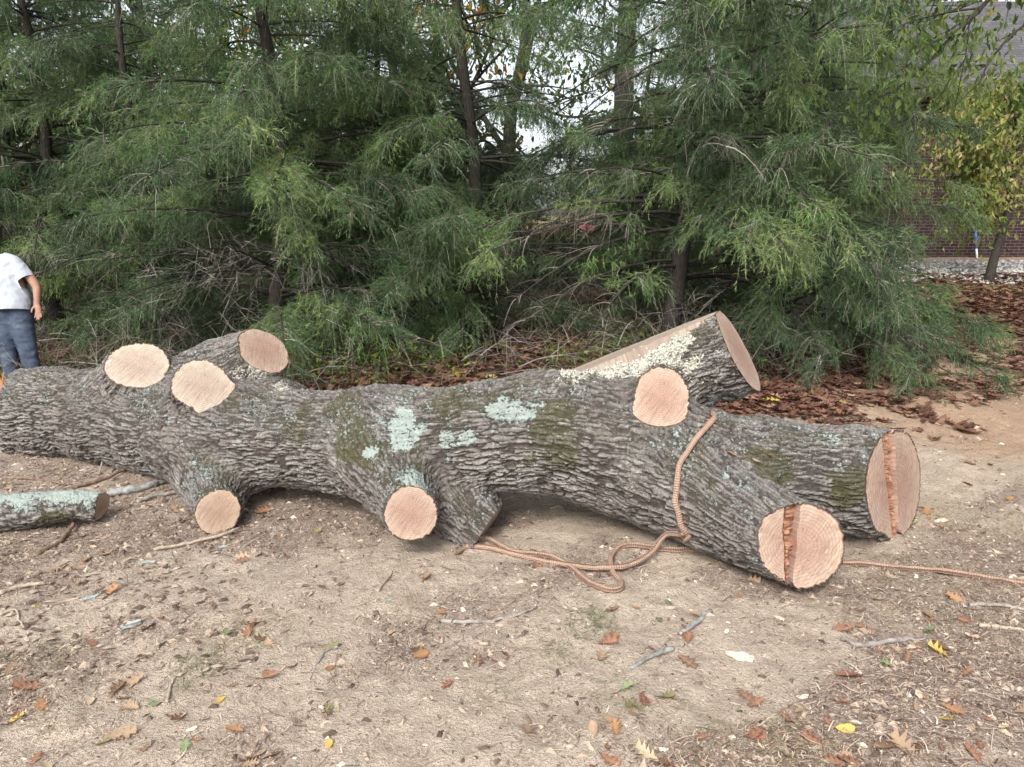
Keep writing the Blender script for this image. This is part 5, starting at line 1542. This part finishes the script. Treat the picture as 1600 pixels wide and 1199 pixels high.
stick([(240, 862), (300, 850), (355, 838), (372, 833)], .010, 'pale', 'pale twig by the foot of the left stub', [0, .0, .01, .02])
stick([(0, 962), (25, 955), (30, 970), (40, 985)], .006, 'pale', 'zigzag pale twig at the left edge')
stick([(1300, 884), (1340, 880), (1385, 868), (1420, 872)], .004, 'brown', 'thin dark twig crossing the rope at right')

# the small lichen-covered log at left
def small_log():
    pts = np.array([P(-60, 826, 3.95), P(0, 812, 3.97), (P(60, 796, 4.0)), P(110, 790, 4.04), P(156, 792, 4.08)])
    r0 = np.array([30, 29, 27, 24, 23]) * 4.0 / FPX
    for i in range(5):
        pts[i, 2] = max(pts[i, 2], gz(pts[i, 0], pts[i, 1])[0] + r0[i] * .85) if i < 99 else 0
    Lb = Limb(pts, r0, 22); n = 64; a = np.linspace(0, 2 * math.pi, n, endpoint=False); m_ = 150
    u = np.linspace(0, 21, m_); i0 = np.minimum(u.astype(int), 20); f = (u - i0)[:, None]
    c = Lb.p[i0] * (1 - f) + Lb.p[i0 + 1] * f; R = Lb.r[i0] * (1 - f[:, 0]) + Lb.r[i0 + 1] * f[:, 0]
    e1 = Lb.e1[i0]; e2 = Lb.e2[i0]
    N = np.cos(a)[None, :, None] * e1[:, None] + np.sin(a)[None, :, None] * e2[:, None]
    s = Lb.seg[i0] + f[:, 0] * (Lb.seg[1]); g = np.stack(np.broadcast_arrays(s[:, None] * 12, np.cos(a)[None] * 3.2, np.sin(a)[None] * 3.2), -1).reshape(-1, 3)
    f1, f2 = worley(g * np.array([1., 1.2, 1.2]) + .4 * vn(g * 2, 3)[:, None], 5); h = (.7 * sst(.0, .35, f2 - f1) + .3 * (.5 + .5 * vn(g * 6, 4)))
    V = c[:, None] + N * (R[:, None] + ((h.reshape(m_, n) - .6) * .010))[..., None]
    i = np.arange(m_ - 1)[:, None] * n; j = np.arange(n)[None]
    Q = np.stack([i + j, i + n + j, i + n + (j + 1) % n, i + (j + 1) % n], -1).reshape(-1, 4)
    VV = V.reshape(-1, 3); up = N.reshape(-1, 3)[:, 2]
    li = np.clip(.42 + .55 * fbm(VV * 8, 3, 6) + .38 * up, 0, .92); 
    o = pts[3]; root = bpy.data.objects.new('small_log', None); COL.objects.link(root); root.location = Vector(o)
    tag(root, 'short thin log crusted with blue-green lichen on the ground at left', 'log')
    obj('bark', mesh_np('bark', VV - o, Q, None, [M_BARK], None, dict(height=h, lichen=li, moss=np.clip(.5 + .5 * vn(VV * 7, 2), 0, .8), crust=0 * h)), root)
    ring = V[-1]; cc = ring.mean(0); t = Lb.t[-1]; nn = nrm(t + np.array([0, -.35, .0]))
    for k in range(n): ring[k] = ring[k] - ((ring[k] - cc) @ nn) / (t @ nn) * t
    Vf = V.copy(); Vf[-1] = ring
    root.children[0].data.vertices.foreach_set('co', (Vf.reshape(-1, 3) - o).astype(np.float32).ravel())
    U = nrm(np.cross([0, 0, 1.], nn)); W = np.cross(nn, U); P2 = np.stack([(ring - cc) @ U, (ring - cc) @ W], 1)
    cap('S', P2, cc, U, W, nn, M_WOOD_O, None, 'cut_face', 'dull brown sawn end', root, o)
small_log()

# ------------------------------------------------------------------ rope
def rope():
    R = .013
    def g(px, py, up=.0):
        q = G(px, py); q[2] += R + up; return q
    surf = bV[used_v]
    def s(px, py, off=.010):
        q = ray_hit(px, py, surf); d = nrm(np.array([0, 0, CAMH]) - q); return q + d * off + np.array([0, 0, .008])
    back = s(1118, 652); 
    over = [back + np.array([.05, .30, -.22]), back + np.array([.03, .14, -.02]), back, s(1104, 664), s(1085, 690), s(1066, 722), s(1055, 750), s(1051, 780), s(1053, 805), s(1059, 828)]
    k = s(1066, 843, .02)
    path1 = over + [k, g(1040, 870, .10), g(1015, 881, .04), g(985, 890, .012), g(950, 895, .012), g(900, 889), g(850, 880), g(800, 869), g(765, 860), g(735, 857), g(722, 862), g(712, 868)]
    path2 = [g(748, 846), g(765, 846), g(785, 858), g(805, 866, .0), g(830, 873, .014), g(858, 874, .006), g(880, 882, .0), g(900, 897), g(918, 912), g(938, 922), g(958, 926), g(970, 921), g(969, 911), g(958, 898), g(954, 882, .0), g(960, 866), g(975, 857), g(1000, 856), g(1030, 861), g(1060, 863), g(1100, 862), g(1122, 863), g(1160, 868), g(1200, 872)]
    path3 = [g(1150, 866), g(1220, 874), g(1295, 882), g(1345, 885), g(1400, 890), g(1450, 894), g(1500, 900), g(1560, 910), g(1610, 918), g(1680, 928)]
    root = bpy.data.objects.new('rope', None); COL.objects.link(root); o = g(950, 893); root.location = Vector(o)
    tag(root, 'long tan braided rope looped round the log and snaking over the sand', 'rope')
    mt = m_rope()
    def strand(path, name, n, rr=R):
        l = catmull(np.array(path), n); l = l + .0022 * np.stack([vn(l * 24 + 5 * i_, 400 + i_) for i_ in range(3)], 1); rr = rr * (1 + .10 * vn(l * 30, 410)); seg = np.concatenate([[0], np.cumsum(np.linalg.norm(np.diff(l, axis=0), axis=1))])
        mb = MB(); mb.tube(l - o, rr, 12, 0, .5, True)
        nn = 12; u = np.concatenate([np.repeat(seg, nn), [seg[0], seg[-1]]]); v = np.concatenate([np.tile(np.arange(nn) * 2 * math.pi / nn, len(l)), [0, 0]])
        obj(name, mb.mesh(name, [mt], True, {'cuv': np.stack([u, v, 0 * u], 1)}), root)
    strand(path1, 'strand', 260); strand(path2, 'strand', 260); strand(path3, 'strand', 140)
    # the hitch where the loop closes
    a = np.linspace(0, 2 * math.pi * 1.6, 30)
    e1 = nrm(np.array([.5, -.2, -.85])); e2 = nrm(np.cross(e1, [0, 1., 0])); e3 = np.cross(e1, e2)
    strand([k + (e2 * math.cos(t) + e3 * math.sin(t)) * .017 + e1 * (.012 * (t - 5) / 2.5) for t in a], 'knot', 60, .009)
    strand([k + np.array([.0, 0, 0]), k + np.array([.05, .02, -.005]), k + np.array([.10, .09, -.03]), k + np.array([.15, .2, -.05])], 'strand', 30)
rope()

# ------------------------------------------------------------------ the person standing behind the butt of the log
def person():
    Z = 7.2
    def q(px, py, dz=0.): return P(px, py, Z) + np.array([0, dz, 0])
    def L(rows, n=8): return Limb([q(a, b, c) for a, b, c, r in rows], [r for a, b, c, r in rows], n)
    foot = q(38, 606); gzf = float(base_h(foot[0], foot[1]))
    org = np.array([foot[0], foot[1], gzf])
    root = bpy.data.objects.new('person', None); COL.objects.link(root); root.location = Vector(org)
    tag(root, 'person in a white T-shirt and worn blue jeans standing behind the butt of the log', 'person')
    skin = m_simple('skin', (.27, .145, .10), (.36, .205, .145), 12, .6, .001)
    torso = [L([(12, 495, 0, .10), (6, 470, 0, .105), (-8, 432, 0, .11), (-17, 410, 0, .075)]), L([(32, 495, 0, .10), (27, 470, 0, .105), (14, 432, 0, .11), (6, 411, 0, .075)]),
             L([(20, 462, -.03, .09), (6, 440, -.02, .09)], 4)]
    legs = [L([(13, 500, 0, .088), (15, 545, -.02, .064), (18, 572, .0, .056), (23, 604, .02, .04)]), L([(34, 500, 0, .088), (45, 545, -.02, .064), (50, 572, .0, .056), (55, 602, .02, .04)])]
    feet = [L([(23, 608, .02, .045), (22, 615, -.08, .042), (21, 618, -.17, .032)], 6), L([(55, 606, .02, .045), (57, 613, -.08, .042), (59, 616, -.17, .032)], 6)]
    armR = L([(10, 411, 0, .062), (24, 412, 0, .060), (41, 427, 0, .046), (56, 446, .0, .039), (61, 460, -.03, .033), (63, 473, -.05, .027)], 14)
    armL = L([(-22, 411, 0, .062), (-36, 415, 0, .060), (-46, 434, .02, .052), (-54, 454, .02, .043), (-52, 470, -.04, .036), (-49, 484, -.08, .027)], 14)
    palmR = [L([(62, 473, -.05, .022), (64, 480, -.06, .019), (65, 487, -.065, .014)], 5), L([(62, 473, -.05, .022), (67, 480, -.06, .019), (69, 486, -.065, .014)], 5)]
    fing = [L([(63.6, 486, -.065, .0085), (64, 491, -.08, .008), (63.4, 495, -.09, .006)], 6), L([(65.4, 487, -.065, .009), (66.4, 493, -.075, .008), (66.4, 498, -.085, .006)], 6),
            L([(67.4, 487, -.065, .009), (68.6, 493, -.07, .008), (69.2, 498, -.08, .006)], 6), L([(69.2, 486, -.062, .008), (71, 490.5, -.065, .0072), (72, 494.5, -.075, .0055)], 6),
            L([(61.6, 476, -.06, .011), (59.4, 481, -.085, .0095), (59.6, 486, -.10, .007)], 6)]
    palmL = [L([(-49, 484, -.08, .022), (-47, 492, -.10, .018), (-46, 497, -.11, .014)], 5), L([(-49, 484, -.08, .022), (-51, 491, -.10, .018), (-51, 497, -.11, .014)], 5)]
    fingL = [L([(-46 - i * 1.7, 497 - abs(i - 1.4), -.11, .0085), (-46 - i * 1.9, 503, -.125, .008), (-46 - i * 1.8, 507 - abs(i - 1.4), -.14, .006)], 6) for i in range(4)] + [L([(-46, 488, -.10, .011), (-43, 493, -.12, .0095), (-43.5, 498, -.13, .007)], 6)]
    neck = L([(-6, 412, 0, .062), (-10, 396, 0, .054), (-14, 384, 0, .056)], 6)
    hd = (-17, 366)
    head = [L([(hd[0], hd[1] + 3, .01, .078), (hd[0] - .5, hd[1] - 5, .02, .090)], 4), L([(hd[0], hd[1] + 9, -.035, .050), (hd[0], hd[1] + 3, -.03, .068)], 4),
            L([(hd[0], hd[1] + 1, -.085, .012), (hd[0], hd[1] + 4.5, -.112, .015)], 4), L([(hd[0] - 1.6, hd[1] + 4.6, -.098, .010), (hd[0] + 1.6, hd[1] + 4.6, -.098, .010)], 3),
            L([(hd[0] - 3, hd[1] + 9.2, -.082, .009), (hd[0] + 3, hd[1] + 9.2, -.082, .009)], 3), L([(hd[0] - 5, hd[1] - 2.6, -.078, .010), (hd[0] + 5, hd[1] - 2.6, -.078, .010)], 4),
            L([(hd[0] - 13.6, hd[1] - 1, .01, .013), (hd[0] - 13, hd[1] + 4, .0, .010)], 3), L([(hd[0] + 13.6, hd[1] - 1, .01, .013), (hd[0] + 13, hd[1] + 4, .0, .010)], 3)]
    V, Q, g, w, BI, BT = blend_mesh(torso + legs + feet + [armR, armL, neck] + head + palmR + palmL + fing + fingL, .0062, .004, 3)
    obj('body', mesh_np('body', V - org, Q, None, [skin]), root)
    for sx in (-5, 5):
        e = q(hd[0] + sx, hd[1] + .2, -.078) - org
        bm = bmesh.new(); bmesh.ops.create_uvsphere(bm, u_segments=16, v_segments=10, radius=.013); bmesh.ops.translate(bm, vec=Vector(e), verts=bm.verts)
        me = bpy.data.meshes.new('eye'); bm.to_mesh(me); bm.free(); me.materials.append(m_simple('eye', (.05, .03, .02), (.6, .6, .6), 60, .2, 0)); obj('eye', me, root)
    def cloth(name, limbs, mt, crops, amp, fr, k=.02, vox=.011, stretch=(1, 1, 1)):
        V, Q, g, w, BI, BT = blend_mesh(limbs, vox, k, 3)
        wr = fbm(V * fr * np.array(stretch), 3, 40)
        V = V + g * (amp * (1 - 2 * np.abs(wr)))[:, None]
        keep = np.ones(len(Q), bool); C = V[Q].mean(1)
        for c, n, R, *li in crops:
            m = ((V - c) @ n > 0) & ((w[li[0]] > .5) if li else True) & (np.linalg.norm(V - c, axis=1) < R)
            keep &= ~m[Q].all(1)
            V[m] -= ((V[m] - c) @ n)[:, None] * n
        o = obj(name, mesh_np(name, V - org, Q[keep], None, [mt]), root)
        sd = o.modifiers.new('s', 'SOLIDIFY'); sd.thickness = .004; sd.offset = -1
    def grow_(Ls, d):
        for l in Ls: l.r = l.r + d; l.R += d
        return Ls
    up = nrm(q(20, 400) - q(24, 480))
    shirt = [L([(13, 496, 0, .118), (7, 470, -.0, .114), (-8, 432, 0, .113), (-17, 411, 0, .083)]), L([(32, 496, 0, .118), (28, 470, -.0, .114), (14, 432, 0, .113), (7, 412, 0, .083)]),
             L([(26, 492, -.03, .118), (24, 474, -.055, .118), (6, 440, -.035, .11)], 4),
             L([(8, 412, 0, .074), (22, 414, 0, .074), (34, 427, 0, .072), (50, 450, 0, .072)], 8), L([(-22, 413, 0, .074), (-36, 417, 0, .074), (-46, 434, 0, .072), (-60, 458, 0, .07)], 8)]
    ad = nrm(q(44, 441) - q(28, 418)); al = nrm(q(-54, 450) - q(-40, 424))
    white = m_simple('white_cotton', (.34, .365, .41), (.45, .475, .52), 7, .9, .004)
    cloth('t_shirt', shirt, white, [(q(25, 486), -up, .6), (q(42, 437), ad, .3, 3), (q(-51, 445), al, .3, 4), (q(-9, 402), up, .12)], .012, 9, .02, .011, (1, 1, .7))
    jeans = grow_([L([(11, 482, 0, .105), (13, 505, 0, .10), (15, 545, -.02, .072), (18, 572, .0, .068), (23, 606, .02, .066)], 12), L([(32, 482, 0, .105), (34, 505, 0, .10), (45, 545, -.02, .072), (50, 572, .0, .068), (55, 604, .02, .066)], 12)], .004)
    m, nt, b = mat('denim', .9, .1)
    c = coord(nt); col = ramp(nt, noise(nt, c, 5, 5, .65), [(.3, (.032, .044, .066)), (.55, (.065, .085, .12)), (.75, (.15, .165, .185))])
    nt.links.new(col, b.inputs['Base Color']); bump(nt, b, noise(nt, c, 220, 2), .002, .5)
    cloth('jeans', jeans, m, [(q(24, 470), up, .5), (q(23, 611), -up, .12), (q(55, 609), -up, .12)], .009, 9, .012, .010, (1, 1, 2.2))
    boot = m_simple('boot_leather', (.10, .065, .04), (.17, .11, .07), 20, .6, .002)
    for i, (a, b2) in enumerate(((23, 22), (55, 57))):
        y0 = 608 if i == 0 else 606
        sh = [L([(a, y0 - 2, .03, .058), (a, y0 + 5, .03, .052), (b2, y0 + 8, -.08, .050), (b2 + (2 if i else -1), y0 + 10, -.19, .042)], 10)]
        V, Q, g, w, BI, BT = blend_mesh(sh, .01, .01, 2)
        V[:, 2] = np.maximum(V[:, 2], gz(V[:, 0], V[:, 1]).min() + .002)
        obj('boot', mesh_np('boot', V - org, Q, None, [boot]), root)
    hl = [L([(hd[0], hd[1] + 2, .03, .078), (hd[0] - .5, hd[1] - 5.5, .022, .096)], 4)]
    V, Q, g, w, BI, BT = blend_mesh(hl, .008, .01, 2); V = V + g * (.006 * fbm(V * 60, 2, 3))[:, None]
    cc = q(hd[0], hd[1] - 3, -.035); nn = nrm(np.array([0, -.72, -.70])); m = (V - cc) @ nn > 0; keep = ~m[Q].all(1)
    obj('hair', mesh_np('hair', V - org, Q[keep], None, [m_simple('hair', (.02, .015, .012), (.07, .05, .04), 90, .6, .006)]), root)
person()
